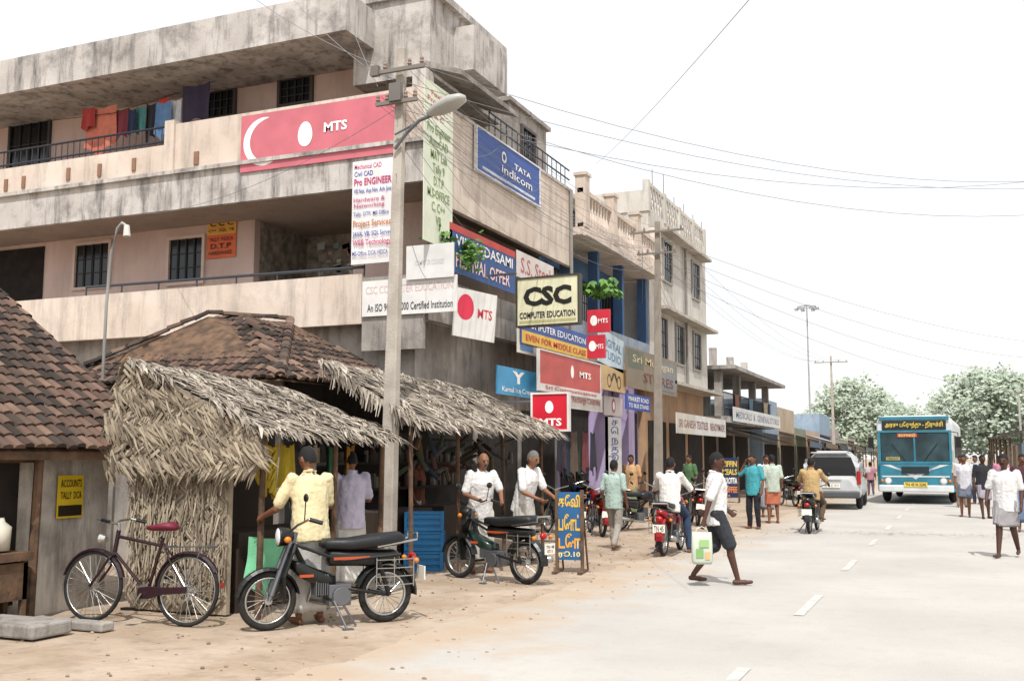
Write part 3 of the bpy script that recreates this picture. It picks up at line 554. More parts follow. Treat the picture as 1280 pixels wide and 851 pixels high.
with TR():
 t1=P1+V((.14,-.13,0)); t2=P2+V((.1,-.13,0))
 rp=ony(1420,225,26)
 for i,(dx,z,dz) in enumerate(((-.35,6.95,0),(.35,6.95,.25),(-.25,6.5,.5),(.28,6.5,-.3))):
     wire(t1+V((dx,0,z)),t2+V((dx,0,z+.75)),.35+.1*i,['topmost left','topmost right','lower left','lower right'][i]+' cable between the two near poles')
     wire(t1+V((dx,0,z-.1)),rp+V((i*.3,0,dz)),.75+.1*i,['first','second','third','fourth'][i]+' cable from the lamp pole sweeping over the road rightward')
     wire(t2+V((dx,0,z+.7)),P3+V((dx*2,-.1,7.5)),.9,['first','second','third','fourth'][i]+' cable from the grey pole to the far pole',.007)
 rq=ony(1400,440,62)
 for i in range(4): wire(t2+V((.3,0,7.4-.3*i)),rq+V((0,0,.4-.6*i)),.9+.25*i,['highest','second','third','lowest'][i]+' cable from the grey pole crossing to the right roadside',.007)
 wire(ony(945,-10,9),onx(745,205,-9),.1,'single cable slanting from the top of the view to the balustrade roof')
 for i,(px,py) in enumerate(((300,-15),(350,-20),(420,-25))): wire(t1+V((-.3,0,6.95-.15*i)),ony(px,py,13.5),.1,['first','second','third'][i]+' cable from the lamp pole to the upper left')
 wire(t1+V((0,0,6.3)),ony(180,268,16.6),.3,'service cable drooping from the lamp pole to the balcony')
 wire(t1+V((0,0,6.2)),V((-9,19.5,6.5)),.2,'service cable from lamp pole to street parapet'); wire(t1+V((0,0,5.9)),V((-9,22.5,5.6)),.35,'drooping service cable to the festival banner'); wire(t1+V((0,0,5.4)),V((-9,17,4.9)),.25,'slack service cable dropping to the corner parapet'); wire(t1+V((.2,0,6.8)),V((-8.6,25,8.2)),.3,'service cable passing the blue telecom sign')
 for i in range(16):
     a=t1+V((U(-.4,.4),0,U(6.2,6.9))); b=[V((-8.9,U(17.5,24),U(6.4,9))),V((-8.5,U(25,32),U(7,8.6))),t2+V((U(-.5,.5),0,U(6.8,7.8)))][i%3]
     wire(a,b,U(.15,.7),'loose service cable tangled around the lamp pole and the facades',.004,'tangled service cables')
 for i in range(8):
     a=t2+V((U(-.5,.5),0,U(6.5,7.6))); b=V((-8.6,U(26,40),U(4.4,8.8))); wire(a,b,U(.1,.5),'loose service cable tangled around the grey pole and nearby fronts',.005,'tangled cables at the grey pole')
# ---------------------------------------------------------------- signs
RED='#c9304a'; W='#f2f0ec'; PB='#b8336c'; BL='#3c4a9a'
with TR():
 sg('long pink red telecom banner with white egg on the upper balcony','y',16.76,(302,146,216,506),'#c46b76',[('K',.15,.5,.34,.5,75,300,W),('E',.41,.5,.17,.25,W),('T','MTS',.525,.5,.665,.67,W,.03)],name='banner',cat='banner',t=.02)
 sg('white course list board beside the lamp pole','y',16.72,(441,203,331,492),'#e0dedd',[('T','Mechanical CAD',.05,.92,.7,.97,PB),('T','Civil CAD',.05,.85,.5,.9,BL),('T','Pro ENGINEER',.05,.76,.95,.83,PB,.02),('T','VB.Net, Asp.Net, Adv Java',.05,.67,.95,.73,BL),('T','Hardware &\nNetworking',.05,.53,.8,.64,PB),('T','Tally, DTP, MS Office',.05,.45,.9,.5,BL),('T','Project Services',.05,.34,.95,.42,'#b5651d',.015),('T','JAVA, VB, SQL Server',.05,.25,.97,.31,BL,.015),('T','WEB Technology',.05,.16,.97,.23,PB,.015),('T','MS-Office, DCA, HDCA',.05,.07,.9,.12,BL)],t=.03)
 sg('orange and yellow printed poster on the balcony wall','y',YW-.03,(260,266,324,295),'#d9663c',[('R',0,.5,1,1,'#dba345'),('T','JAVA CAD AutoCAD',.06,.86,.94,.94,'#3a1a10'),('T','C C C',.1,.68,.9,.8,'#3a1a10',.02),('T','C++  SQL  VB',.06,.55,.94,.63,'#3a1a10'),('T','TALLY  PGDCA',.08,.36,.92,.44,'#3a1410'),('T','D.T.P',.15,.2,.85,.31,'#3a1410',.01),('T','HARDWARE',.1,.07,.9,.15,'#3a1410')],name='poster',cat='poster',t=.01)
 sg('long white institution board at the corner parapet','y',16.8,(453,352,396,571),'#d8d7d4',[('T','CSC COMPUTER EDUCATION',.04,.62,.96,.84,'#cbb2ae'),('T','An ISO 9001 : 2000 Certified Institution',.06,.12,.96,.34,'#35343a')],t=.03)
 sg('small faded white board above the institution board','y',16.74,(508,308,350,567),'#d2d2cf',[('T','COMPUTER COURSES',.2,.4,.8,.55,'#bcbcbe')],t=.03)
 sg('tall narrow pale green banner hanging at the building corner','x',-8.8,(531,96,300,566),'#d6dcc6',[('T','Foxing\nPrograms\nC++ C\n& C',.1,.78,.9,.95,'#c04a5a'),('T','Pro Engineer\nAutoCAD\nMAT Lab\nTally 9\nD.T.P\nM.S-OFFICE\nC, C++\nVB',.1,.12,.9,.74,'#6d8a4a')],name='banner',cat='banner',t=.015)
 sg('blue telecom sign with white ring on the street parapet','x',-8.85,(596,158,211,674),'#2f5199',[('R',.08,.08,.92,.15,'#c8d0e0'),('A',.4,.68,.075,.13,0,360,W),('T','TATA',.56,.56,.84,.7,W,.02),('T','indicom',.36,.27,.86,.48,W,.01)],frame='#dcdcdc')
 sg('dark blue festival offer banner sagging on the first floor','x',-8.8,(562,277,338,644),'#2c4f84',[('R',0,.85,1,1,'#b5403a'),('T','VIJAYADASAMI',.08,.5,.95,.8,W,.015),('T','FESTIVAL OFFER',.08,.12,.9,.42,'#e9c6c0',.015)],name='banner',cat='banner',t=.015)
 sg('torn pale banner behind the festival offer','x',-8.78,(646,312,345,692),'#cfc8c2',[('T','S.S. Steel',.1,.2,.9,.8,'#b55a5a')],name='banner',cat='banner',t=.015)
 p=onx(571,412,-8.6); board('tilted white board with red round telecom emblem',(p.x,p.y+.75,p.z-.1),PI/2-.5,1.0,.95,'#d4d2ce',[('E',.25,.6,.2,.25,RED),('T','MTS',.55,.45,.9,.65,'#bb3340')],tilt=.08)
 q0=ony(646,407,19.0); q1=ony(723,344,19.0)
 o=board('pale yellow and black computer education sign jutting over the street',((q0.x+q1.x)/2,19,q0.z),-.06,q1.x-q0.x,q1.z-q0.z,'#d6d3b2',[('R',.03,.04,.97,.1,'#aaa677'),('T','CSC',.1,.4,.9,.82,'#161510',.05),('T','COMPUTER EDUCATION',.04,.14,.96,.28,'#161510',.02)],frame='#3c3a30',t=.14)
 MB().b(-1.6,-.72,.05,.1,1.06,1.1).o('bracket',STEEL,o)
 sg('blue and yellow computer education board below the jutting sign','x',-8.5,(652,392,428,735),'#34508f',[('R',0,0,1,.45,'#d8ae44'),('T','COMPUTER EDUCATION',.05,.58,.95,.82,W,.01),('T','EVEN FOR MIDDLE CLASS',.05,.12,.95,.34,'#b3202c',.015)])
 for i,(y0,n) in enumerate(((386,'upper'),(418,'lower'))):
     a=ony(734,y0+30,21); b=ony(762-6*i,y0,21); board(n+' small red telecom sign beside the palm',((a.x+b.x)/2,21,a.z),0,b.x-a.x,b.z-a.z,'#c02a3c',[('E',.3,.5,.08,.11,W),('T','MTS',.5,.4,.92,.6,W)],t=.06,grp='small red telecom signs')
 sg('sky blue board with white figure over the thatch end','x',-8.6,(622,456,492,672),'#4592bd',[('T','Y',.35,.45,.65,.9,W,.04),('T','Kamal Ice Cream',.1,.12,.9,.3,W)])
 sg('big red telecom sign with white egg above the shops','x',-8.3,(674,437,486,750),'#b8504a',[('R',0,0,1,.16,'#d2ccc6'),('E',.5,.6,.11,.15,W),('T','MTS',.62,.5,.82,.68,W,.02),('T','Sri Communications',.08,.03,.92,.13,'#b0302c')],frame='#cfcac4')
 sg('white lower strip sign under the big red telecom sign','x',-8.35,(712,488,510,753),'#cec8bf',[('T','Recharge Coupons',.08,.25,.92,.75,'#aa3340')])
 a=ony(666,537,17.6); b=ony(709,492,17.6); o=board('bright red telecom sign with white egg at the thatch edge',((a.x+b.x)/2,17.6,a.z),0,b.x-a.x,b.z-a.z,'#c8102e',[('E',.48,.62,.08,.11,W),('T','MTS',.2,.1,.84,.32,W,.03)],t=.08,frame='#d8d5d0')
 MB().b(-1.4,-.35,.03,.06,.5,.54).o('bracket',STEEL,o)
 sg('small poster with faces between the signs','x',-8.55,(648,408,440,684),'#d8d0c4',[('R',.05,.1,.5,.9,'#5a86b8'),('E',.3,.5,.1,.12,'#8a5a44'),('E',.72,.45,.1,.12,'#7a4a38'),('R',.55,.75,.98,.95,'#c2333a')],name='poster',cat='poster')
 sg('slanted pale blue board under the palm','x',-8.5,(748,412,455,779),'#b7c8d1',[('T','DIGITAL\nSTUDIO',.1,.2,.9,.8,'#48708c')],tilt=.08)
 sg('yellow bicycle shop board on the lilac building','x',-8.5,(752,455,486,782),'#bfa06e',[('A',.3,.4,.14,.18,0,360,'#33261a'),('A',.7,.4,.14,.18,0,360,'#33261a'),('T','/\\',.35,.4,.65,.75,'#33261a',.02)])
 sg('weathered brown picture hoarding on the balcony of the blue floor','x',-8.4,(783,432,483,846),'#7c6d58',[('R',.02,.5,.3,.95,'#5a5f4c'),('R',.6,.1,.95,.9,'#75787a'),('T','Sri Murugan',.1,.6,.9,.85,'#c9b98e'),('T','STORES',.3,.2,.9,.45,'#6d2f28')])
 sg('blue street name sign with two white lines','x',-7.6,(783,491,511,813),'#2f4a96',[('T','MARKET ROAD',.08,.55,.92,.85,W),('T','TO BUS STAND',.08,.15,.92,.42,W)])
 sg('white vertical lettered shop board by the dark shop','x',-8.9,(756,520,594,777),'#cfcdc9',[('T','ச\nெ\nந\nத\nூ\nர',.2,.05,.8,.95,'#3b4c8c')])
 sg('round white and pink shop roundel','x',-8.85,(755,494,518,778),'#ccc0bb',[('E',.5,.5,.18,.2,'#b04a58'),('E',.5,.5,.1,.12,W)])
 sg('long pale fascia board of the low building','x',-8.3,(917,508,526,975),'#d2d0cc',[('T','MEDICALS  &  GENERAL STORES',.04,.25,.96,.72,'#6a7282')])
 sg('long white fascia strip across the cream building shops','x',-8.2,(846,515,541,907),'#d0cdc7',[('R',0,0,.33,1,'#c3bcae'),('T','SRI GANESH TEXTILES   READYMADE',.03,.3,.97,.7,'#7d4644')])
def stand(label,loc,rz,w,h,col,its):
    T=thing('pavement_sign',label,'sign',loc,rz); o=MB().b(-w/2,w/2,0,.03,.18,h).o('panel',pm(col),T)
    for t in its: letter(t[0],-w*.43,t[1]*h,w*.43,t[2]*h,-.005,pm(t[3]),o,.03)
    m=MB()
    for sx in (-1,1): m.b(sx*w/2-.02,sx*w/2+.02,-.02,.05,0,h+.03); m.tb([(sx*w/2,.03,h*.9),(sx*w/2,.45,0)],.015,5); m.b(sx*w/2-.03,sx*w/2+.03,-.22,.3,0,.035)
    m.o('frame',WOOD,T); return T
with TR():
 g1=gd(712,716); stand('standing blue pavement sign with yellow hand painted letters',g1,.15,.36,1.12,'#2a5f8f',[('தேவி',.76,.97,'#e6b93a'),('போட்',.52,.73,'#e6b93a'),('டோ',.3,.49,'#e6a53a'),('ரூ.10',.185,.27,'#e6d28a')])
 g1=gd(913,628); stand('dark blue pavement board with yellow lines beyond the parked motorbikes',g1,.1,.6,1.6,'#1c2f55',[('TIFFIN',.8,.93,'#e2c24a'),('MEALS',.62,.75,'#e2c24a'),('PAROTTA',.42,.56,W),('COFFEE',.22,.36,'#e2884a')])
 g1=gd(820,610); stand('white pavement board between pole and parked motorbikes',g1,.0,.4,1.0,'#d5d2cc',[('XEROX',.7,.9,'#2f3f8c'),('STD',.4,.6,'#a3333a')])
 for i in range(7):
     p=onx(692+i*7,540,-8.6); cloth(['first','second','third','fourth','fifth','sixth','seventh'][i]+' garment from the left hanging at the dark shop front',p.y,p.y+.33,1.1+U(0,.2),2.25,-8.55+U(-.1,.1),['#2c2a33','#46323a','#23303c','#5a4a3f','#2f3b30','#6a3a3a','#33333a'][i],'garment','garments at the dark shop',name='garment',f='x')
# ---------------------------------------------------------------- plants and trees
def tree(label,loc,H_,Wd,n,cols,grp='trees at the street end',ls=.6):
    T=thing('broadleaf_tree',label,'tree',loc,0,grp); m=MB(); m.tb([(0,0,0),(.15,0,H_*.2),(0,.1,H_*.42),(.1,0,H_*.6)],.28,7)
    for i in range(7):
        a=i*.9; m.tb([(0,.1,H_*(.25+.03*i)),(cos(a)*Wd*.15,sin(a)*Wd*.15,H_*(.4+.03*i)),(cos(a)*Wd*.28,sin(a)*Wd*.28,H_*(.5+.03*i))],.1,5)
    m.o('trunk',mt('bark','#8f8a82',.95,sc=3),T); m=MB()  # bark paled along with the hazed leaves
    for i in range(n):
        a=U(0,2*PI); rr=U(0,1)**.5; zz=U(-1,1); c=V((cos(a)*rr*Wd*.5*(1-.4*max(zz,0)),sin(a)*rr*Wd*.5*(1-.4*max(zz,0)),H_*(.58+.38*zz*(1-.35*rr*rr)))); k=U(.7,1.7)
        for j in range(60):
            d=V((rn.gauss(0,.5),rn.gauss(0,.5),rn.gauss(0,.38)))*k; p=c+d; u=V((U(-1,1),U(-1.4,.2),U(-.2,1.6))).normalized(); x,y=fr(u); s_=ls*U(.4,1)
            m.q(p-x*s_*.5,p+y*s_*.36,p+x*s_*.5,p-y*s_*.36)
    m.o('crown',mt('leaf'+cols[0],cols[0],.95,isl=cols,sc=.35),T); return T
hazed_leaf_cols=['#a5b19d','#a9b5a2','#a0ad99','#aeb9a7']  # pale leaf greens with distance haze mixed into the colour
with TR():
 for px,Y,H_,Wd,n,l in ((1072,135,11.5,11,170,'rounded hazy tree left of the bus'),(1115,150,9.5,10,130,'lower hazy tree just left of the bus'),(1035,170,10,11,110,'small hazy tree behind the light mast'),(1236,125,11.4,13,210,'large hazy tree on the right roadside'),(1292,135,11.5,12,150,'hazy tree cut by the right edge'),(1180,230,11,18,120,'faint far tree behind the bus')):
     p=ony(px,560,Y); tree(l,(p.x,p.y,0),H_,Wd,n,hazed_leaf_cols)
def leafy(label,c,n,r,kind='bush'):
    m=MB(); c=V(c)
    for i in range(n):
        a=U(0,6.28)
        if kind=='palm':
            e=V((cos(a),sin(a),0)); l=r*U(.7,1.2); h=U(.2,.7)*r; s_=V((-sin(a),cos(a),0))*.03
            for t in range(5):
                p0=c+e*l*t/5+V((0,0,h*sin(t/5*2.4))); p1=c+e*l*(t+1)/5+V((0,0,h*sin((t+1)/5*2.4))); dr=V((0,0,-.12))
                m.q(p0,p1,p1+s_*4+dr,p0+s_*3+dr*.3); m.q(p0,p1,p1-s_*4+dr,p0-s_*3+dr*.3)
        else:
            p=c+V((rn.gauss(0,.4),rn.gauss(0,.4),rn.gauss(0,.4)))*r; u=V((U(-1,1),U(-1,1),U(-1,1))).normalized(); x,y=fr(u); s_=U(.04,.1); m.q(p-x*s_,p+y*s_*.6,p+x*s_,p-y*s_*.6)
    return tag(m.o('potted_plant' if r>.25 else 'weeds',mt('plant_leaf','#4d7a34',.7,isl=['#3e6a2c','#5c8a3c','#7aa04c','#2f5424'])),label,'plant')
leafy('leafy green creeper spilling over the corner parapet',onx(584,318,-8.75),260,.36); leafy('small green shrub on the corner balcony end',onx(548,300,-8.9),140,.3)
leafy('small palm on the ledge by the jutting yellow sign',onx(748,372,-8.7),16,.75,'palm')
leafy('green weeds in the drain beside the tiled house',(-8.3,6.9,.1),60,.2)
# ---------------------------------------------------------------- two wheelers
def wheel(par,x,Ro,tr=.03,sp=20):
    m=MB(); m.cy((x,-.05,Ro),(x,.05,Ro),.035,n=10)
    for i in range(sp):
        a=2*PI*i/sp; m.cy((x+.03*cos(a+.4),.035*(-1)**i,Ro+.03*sin(a+.4)),(x+(Ro-2*tr)*cos(a),0,Ro+(Ro-2*tr)*sin(a)),.003,n=4)
    w=m.o('wheel',CHR,par); m=MB(); m.to((x,0,Ro),Ro-tr,tr,'y',32,8); m.o('tyre',RUB,w,sm=True)
    m=MB(); m.to((x,0,Ro),Ro-2.1*tr,tr*.42,'y',32,6,w=1.6); m.o('rim',CHR,w,sm=True); return w
def guard(m,x,z,Ro,a0,a1,w,n=14):
    rs=[]
    for i in range(n+1):
        a=R(a0+(a1-a0)*i/n); e=V((cos(a),0,sin(a))); rs.append([V((x,0,z))+e*(Ro+h)+V((0,y,0)) for y,h in ((-w,-.025),(-w*.6,0),(w*.6,0),(w,-.025),(w*.6,-.006),(-w*.6,-.006))])
    m.rings(rs)
def bicycle(label,loc,rz,tilt=0):
    T=thing('bicycle',label,'bicycle',loc,rz); T.rotation_euler=(tilt,0,rz); Ro=.345; fm=pm('#2c141d',.4)
    wheel(T,-.53,Ro,.02,28); wheel(T,.55,Ro,.02,28)
    bb=V((-.08,0,.3)); st=V((-.22,0,.83)); h0=V((.33,0,.68)); h1=V((.3,0,.86)); m=MB()
    for p,q in ((bb,st),(bb,h0),(st+V((.01,0,-.08)),h1-V((0,0,.03)))): m.cy(p,q,.016)
    m.cy(h0-V((0,0,.02)),h1+V((0,0,.03)),.021)
    for s_ in (-1,1): m.tb([bb,(-.3,.05*s_,.33),(-.53,.06*s_,Ro)],.01); m.tb([st-V((0,0,.05)),(-.35,.05*s_,.6),(-.53,.06*s_,Ro)],.009)
    m.o('frame',fm,T); m=MB()
    for s_ in (-1,1): m.tb([(.32,.0,.68),(.35,.05*s_,.62),(.43,.055*s_,.5),(.55,.055*s_,Ro)],.012)
    m.o('fork',fm,T); m=MB(); m.tb([(.2,-.28,.97),(.36,-.25,1.0),(.38,-.1,.98),(.33,0,.95),(.38,.1,.98),(.36,.25,1.0),(.2,.28,.97)],.012); m.cy(h1,(.3,0,.96),.014); hb=m.o('handlebar',CHR,T)
    for s_ in (-1,1): MB().cy((.2,.28*s_,.97),(.3,.265*s_,.99),.018).o('grip',BLK,hb)
    m=MB(); m.rings([[V((x,wd*cos(a*PI/6),z+ht*sin(a*PI/6))) for a in range(12)] for x,z,wd,ht in ((-.36,.93,.05,.03),(-.3,.94,.1,.045),(-.2,.93,.09,.04),(-.1,.92,.035,.03),(-.03,.92,.02,.02))]); sa=m.o('saddle',pm('#6e1f34',.6),T,sm=True)
    MB().cy(st,(-.235,0,.91),.013).o('seat_post',CHR,sa)
    m=MB(); guard(m,-.53,Ro,Ro+.02,-10,150,.03); m.o('mudguard',fm,T); m=MB(); guard(m,.55,Ro,Ro+.02,15,165,.03); m.o('mudguard',fm,T)
    m=MB()
    for s_ in (-.08,-.03,.03,.08): m.tb([(-.3,s_,.74),(-.78,s_,.76)],.006,5)
    for s_ in (-1,1): m.tb([(-.7,.07*s_,.75),(-.53,.07*s_,Ro)],.006,5)
    for x in (-.32,-.55,-.77): m.cy((x,-.09,.75),(x,.09,.75),.006,n=5)
    m.o('carrier',STEEL,T)
    m=MB(); m.rings([[V((x,y,z)) for y,z in ((.06,zc-hh),(.08,zc-hh),(.08,zc+hh),(.06,zc+hh))] for x,zc,hh in ((-.55,.345,.03),(-.3,.33,.035),(-.15,.31,.06),(-.02,.3,.05))]); m.o('chain_guard',fm,T,bev=.008)
    m=MB(); m.cy((-.08,.1,.3),(.02,.1,.16),.011); m.cy((-.08,-.1,.3),(-.18,-.1,.44),.011); m.cy((-.08,.06,.3),(-.08,.066,.3),.085,n=20); pe=m.o('crank',CHR,T)
    MB().b(-.03,.07,.1,.19,.145,.17).o('pedal',BLK,pe); MB().b(-.23,-.13,-.19,-.1,.43,.455).o('pedal',BLK,pe)
    m=MB(); m.cy((.44,0,.8),(.5,0,.8),.03,.055,12); m.o('lamp',CHR,T); m=MB(); m.cy((-.9,0,.4),(-.905,0,.4),.03,n=10); m.o('reflector',pm('#b02020',.3),T)
    return T
def moto(label,loc,rz,kind,col,grp=None,plate=None,lean=0):
    T=thing('moped' if kind=='moped' else 'motorbike',label,'moped' if kind=='moped' else 'motorbike',loc,rz,grp); T.rotation_euler=(lean,0,rz)
    mp=kind=='moped'; Ro=.275 if mp else .3; L_=.58 if mp else .64; cm=mt('gloss'+col,col,.25,sc=2); bk=pm('#171918',.35)
    wheel(T,-L_,Ro,.034); wheel(T,L_,Ro,.032)
    m=MB()
    for s_ in (-1,1): m.cy((L_,.065*s_,Ro),(L_-.2,.06*s_,.82),.019,.022); m.cy((L_-.02,.065*s_,Ro+.05),(L_-.1,.062*s_,.55),.027)
    m.cy((L_-.17,0,.55),(L_-.25,0,.9),.03); m.o('fork',STEEL,T)
    m=MB(); hx_=L_-.24; m.tb([(hx_-.16,-.33,1.0),(hx_-.06,-.3,1.03),(hx_,-.12,.97),(hx_+.02,0,.92),(hx_,.12,.97),(hx_-.06,.3,1.03),(hx_-.16,.33,1.0)],.012); hb=m.o('handlebar',CHR,T)
    for s_ in (-1,1):
        MB().cy((hx_-.18,.335*s_,.995),(hx_-.06,.3*s_,1.03),.02).o('grip',BLK,hb); m=MB(); m.tb([(hx_-.03,.24*s_,1.02),(hx_-.02,.3*s_,1.2)],.006,5); m.el((hx_-.02,.31*s_,1.23),.02,.055,.04); m.o('mirror',BLK,hb,sm=True)
    m=MB(); c=V((L_-.16,0,.86)); m.rings([[c+V((x,k*cos(a*PI/8),k*sin(a*PI/8))) for a in range(16)] for x,k in ((-.07,.04),(-.02,.08),(.06,.092),(.075,.092))]); hl=m.o('headlight',cm if not mp else BLK,T,sm=True)
    m=MB(); m.el((L_-.09,0,.86),.025,.083,.083); m.o('lens',mt('lamp_lens','#dfe2e2',.12),hl,sm=True)
    for s_ in (-1,1): MB().el((L_-.14,.15*s_,.84),.035,.03,.03,8,6).o('indicator',pm('#d07818',.3),T,sm=True)
    m=MB(); guard(m,L_,Ro,Ro+.03,10,170,.055); m.o('mudguard',cm if not mp else bk,T); m=MB(); guard(m,-L_,Ro,Ro+.045,20,185,.075); m.o('mudguard',cm if not mp else bk,T)
    m=MB(); m.tb([(L_-.22,0,.8),(.12,0,.6 if not mp else .36),(-.1,0,.42 if not mp else .34)],.028); 
    for s_ in (-1,1): m.tb([(.1,.05*s_,.4),(-.25,.11*s_,.34),(-L_,.11*s_,Ro)],.017); m.tb([(L_-.25,.04*s_,.78),(-.1,.1*s_,.62),(-.7,.11*s_,.66)],.016); m.cy((-L_,.12*s_,Ro),(-L_+.12,.125*s_,.62),.024)
    m.o('frame',BLK,T)
    m=MB()
    for i in range(6): m.b(.02+i*.022,.034+i*.022,-.09,.09,.3,.5)
    m.b(-.2,.02,-.11,.11,.2,.4); m.cy((-.1,-.14,.29),(-.1,.14,.29),.09,n=14); m.o('engine',STEEL,T,bev=.012)
    m=MB(); m.tb([(.14,-.08,.36),(.16,-.12,.24),(0,-.15,.2),(-.3,-.16,.23),(-.85,-.18,.32)],.022,7); m.cy((-.38,-.165,.25),(-.85,-.18,.32),.042,n=10); m.o('exhaust',CHR,T,sm=True)
    def sec(x,z,wd,ht,p=.6): return [V((x,wd*(abs(cos(a))**p)*(1 if cos(a)>0 else -1),z+ht*(abs(sin(a))**p)*(1 if sin(a)>0 else -1))) for a in [q*PI/9 for q in range(18)]]
    if mp:
        m=MB(); m.rings([sec(.4,.62,.035,.035),sec(.29,.55,.08,.075),sec(.12,.47,.095,.08),sec(-.05,.43,.09,.06)]); m.o('fuel_tank',cm,T,sm=True)
        m=MB(); m.rings([sec(.03,.66,.05,.04),sec(.0,.65,.1,.08),sec(-.4,.63,.11,.08),sec(-.66,.65,.1,.05),sec(-.7,.65,.05,.03)]); m.o('side_panel',bk,T,sm=True)
        m=MB(); m.b(-.38,-.02,-.116,.116,.63,.655); m.o('side_stripe',pm('#b5502c',.3),T)
        m=MB(); m.b(.17,.3,-.099,.099,.48,.505); m.o('tank_stripe',pm('#b5502c',.3),T)
        m=MB(); m.rings([sec(.08,.77,.06,.02),sec(.04,.78,.12,.05),sec(-.2,.77,.14,.06),sec(-.45,.79,.15,.07),sec(-.7,.81,.14,.065),sec(-.75,.81,.1,.03)]); m.o('seat',mt('seat_vinyl','#15171a',.5,bp=.15),T,sm=True)
        m=MB(); m.rings([[V((x-.02,y,z)) for y in (-wd,wd)]+[V((x-.05,y,z)) for y in (wd,-wd)] for x,z,wd in ((.48,.25,.12),(.5,.5,.17),(.42,.72,.16),(.38,.8,.1))]); m.o('leg_shield',bk,T,bev=.01)
    else:
        m=MB(); m.rings([sec(.36,.74,.05,.05),sec(.3,.75,.11,.09),sec(.12,.77,.14,.11),sec(-.06,.75,.1,.08),sec(-.1,.74,.05,.04)]); m.o('fuel_tank',cm,T,sm=True)
        m=MB(); m.rings([sec(-.08,.58,.05,.1),sec(-.2,.58,.12,.11),sec(-.5,.62,.12,.08),sec(-.86,.72,.06,.04)]); m.o('side_panel',cm,T,sm=True)
        m=MB(); m.rings([sec(.0,.79,.07,.03),sec(-.1,.79,.11,.05),sec(-.4,.8,.14,.055),sec(-.72,.84,.13,.05),sec(-.8,.85,.08,.03)]); m.o('seat',mt('seat_vinyl','#15171a',.5,bp=.15),T,sm=True)
    m=MB()
    for s_ in (-1,1):
        m.tb([(-.45,.13*s_,.74),(-.86,.13*s_,.8),(-.86,.13*s_,.86)],.011,5)
        if s_>0 or mp:
            for z in (.38,.46,.54,.62): m.tb([(-.42,.19*s_,z),(-.6,.21*s_,z),(-.8,.19*s_,z)],.005,5)
            for x in (-.42,-.6,-.8): m.tb([(x,.2*s_,.36),(x,.2*s_,.64)],.006,5)
    m.cy((-.86,-.13,.86),(-.86,.13,.86),.011,n=6); m.o('luggage_rail',CHR,T)
    MB().el((-.93 if not mp else -.86,0,.62),.04,.06,.045,10,7).o('tail_light',pm('#a81818',.25),T,sm=True)
    for s_ in (-1,1): MB().el((-.84,.17*s_,.6),.03,.028,.028,8,6).o('indicator',pm('#d07818',.3),T,sm=True)
    m=MB(); m.b(-.965,-.955,-.1,.1,.4,.53); pl=m.o('number_plate',pm('#e6e2d6'),T)
    if plate:
        le=letter(plate,-.08,.42,.08,.51,0,pm('#1c1c1c'),pl,.01)
        for v in le.data.vertices: v.co=(-.968,-v.co.x,v.co.z)
    m=MB(); m.cy((-.02,.12,.26),(-.1,.3,.01),.012); m.b(-.16,-.06,.28,.33,0,.015); m.tb([(-.1,.12,.24),(-.24,.14,.01)],.012,5); m.o('stand',STEEL,T)
    for s_ in (-1,1): MB().cy((.05,.1*s_,.28),(.05,.26*s_,.28),.016).o('foot_peg',BLK,T)
    return T
def seat_on(pf,pr):
    a=gd(*pf); b=gd(*pr); c=(a+b)/2; return V((c.x,c.y,0)),math.atan2(a.y-b.y,a.x-b.x)
with TR(): c,r=seat_on((118,777),(228,783)); bicycle('dark maroon bicycle leaning beside the woven hut wall',c,r,.06)
with TR():
 c,r=seat_on((333,788),(481,777)); moto('nearest black moped with orange stripes parked before the front hut',c,r,'moped','#1a1e1d')
 c,r=seat_on((576,722),(656,730)); moto('black moped with white plate parked beside the blue pavement sign',c,r,'moped','#1e3029',plate='TN 48\n0711')
 mk=[((745,668),120,'#7a1c22','red motorbike parked nearest to the checked shirt boy'),((700,668),135,'#18181c','black motorbike parked behind the blue pavement sign'),((722,650),130,'#22304a','navy motorbike parked in front of the dark shop'),((772,655),115,'#3b3b40','charcoal motorbike parked behind the checked shirt boy'),((800,662),60,'#1c1c20','black motorbike parked left of the straddled motorbike'),((868,655),110,'#3a1c1c','maroon motorbike parked behind the walking man'),((893,645),115,'#1d2733','dark motorbike parked by the dark blue board'),((985,632),120,'#202024','black motorbike parked near the low building')]
 for (px,py),dg,c,l in mk:
     p=gd(px,py); moto(l,p,R(dg),'bike',c,'parked motorbikes along the shops',lean=.08)
p6=gd(828,695)+V((0,.64,0)); p10=gd(1012,667)+V((0,.64,0))
with TR():
 moto('red tailed motorbike straddled by the white shirted man',p6,R(92),'bike','#8a1a20',plate='TN 45')
 moto('motorbike ridden away by the tan shirted man',p10,R(90),'bike','#2a2a2e')
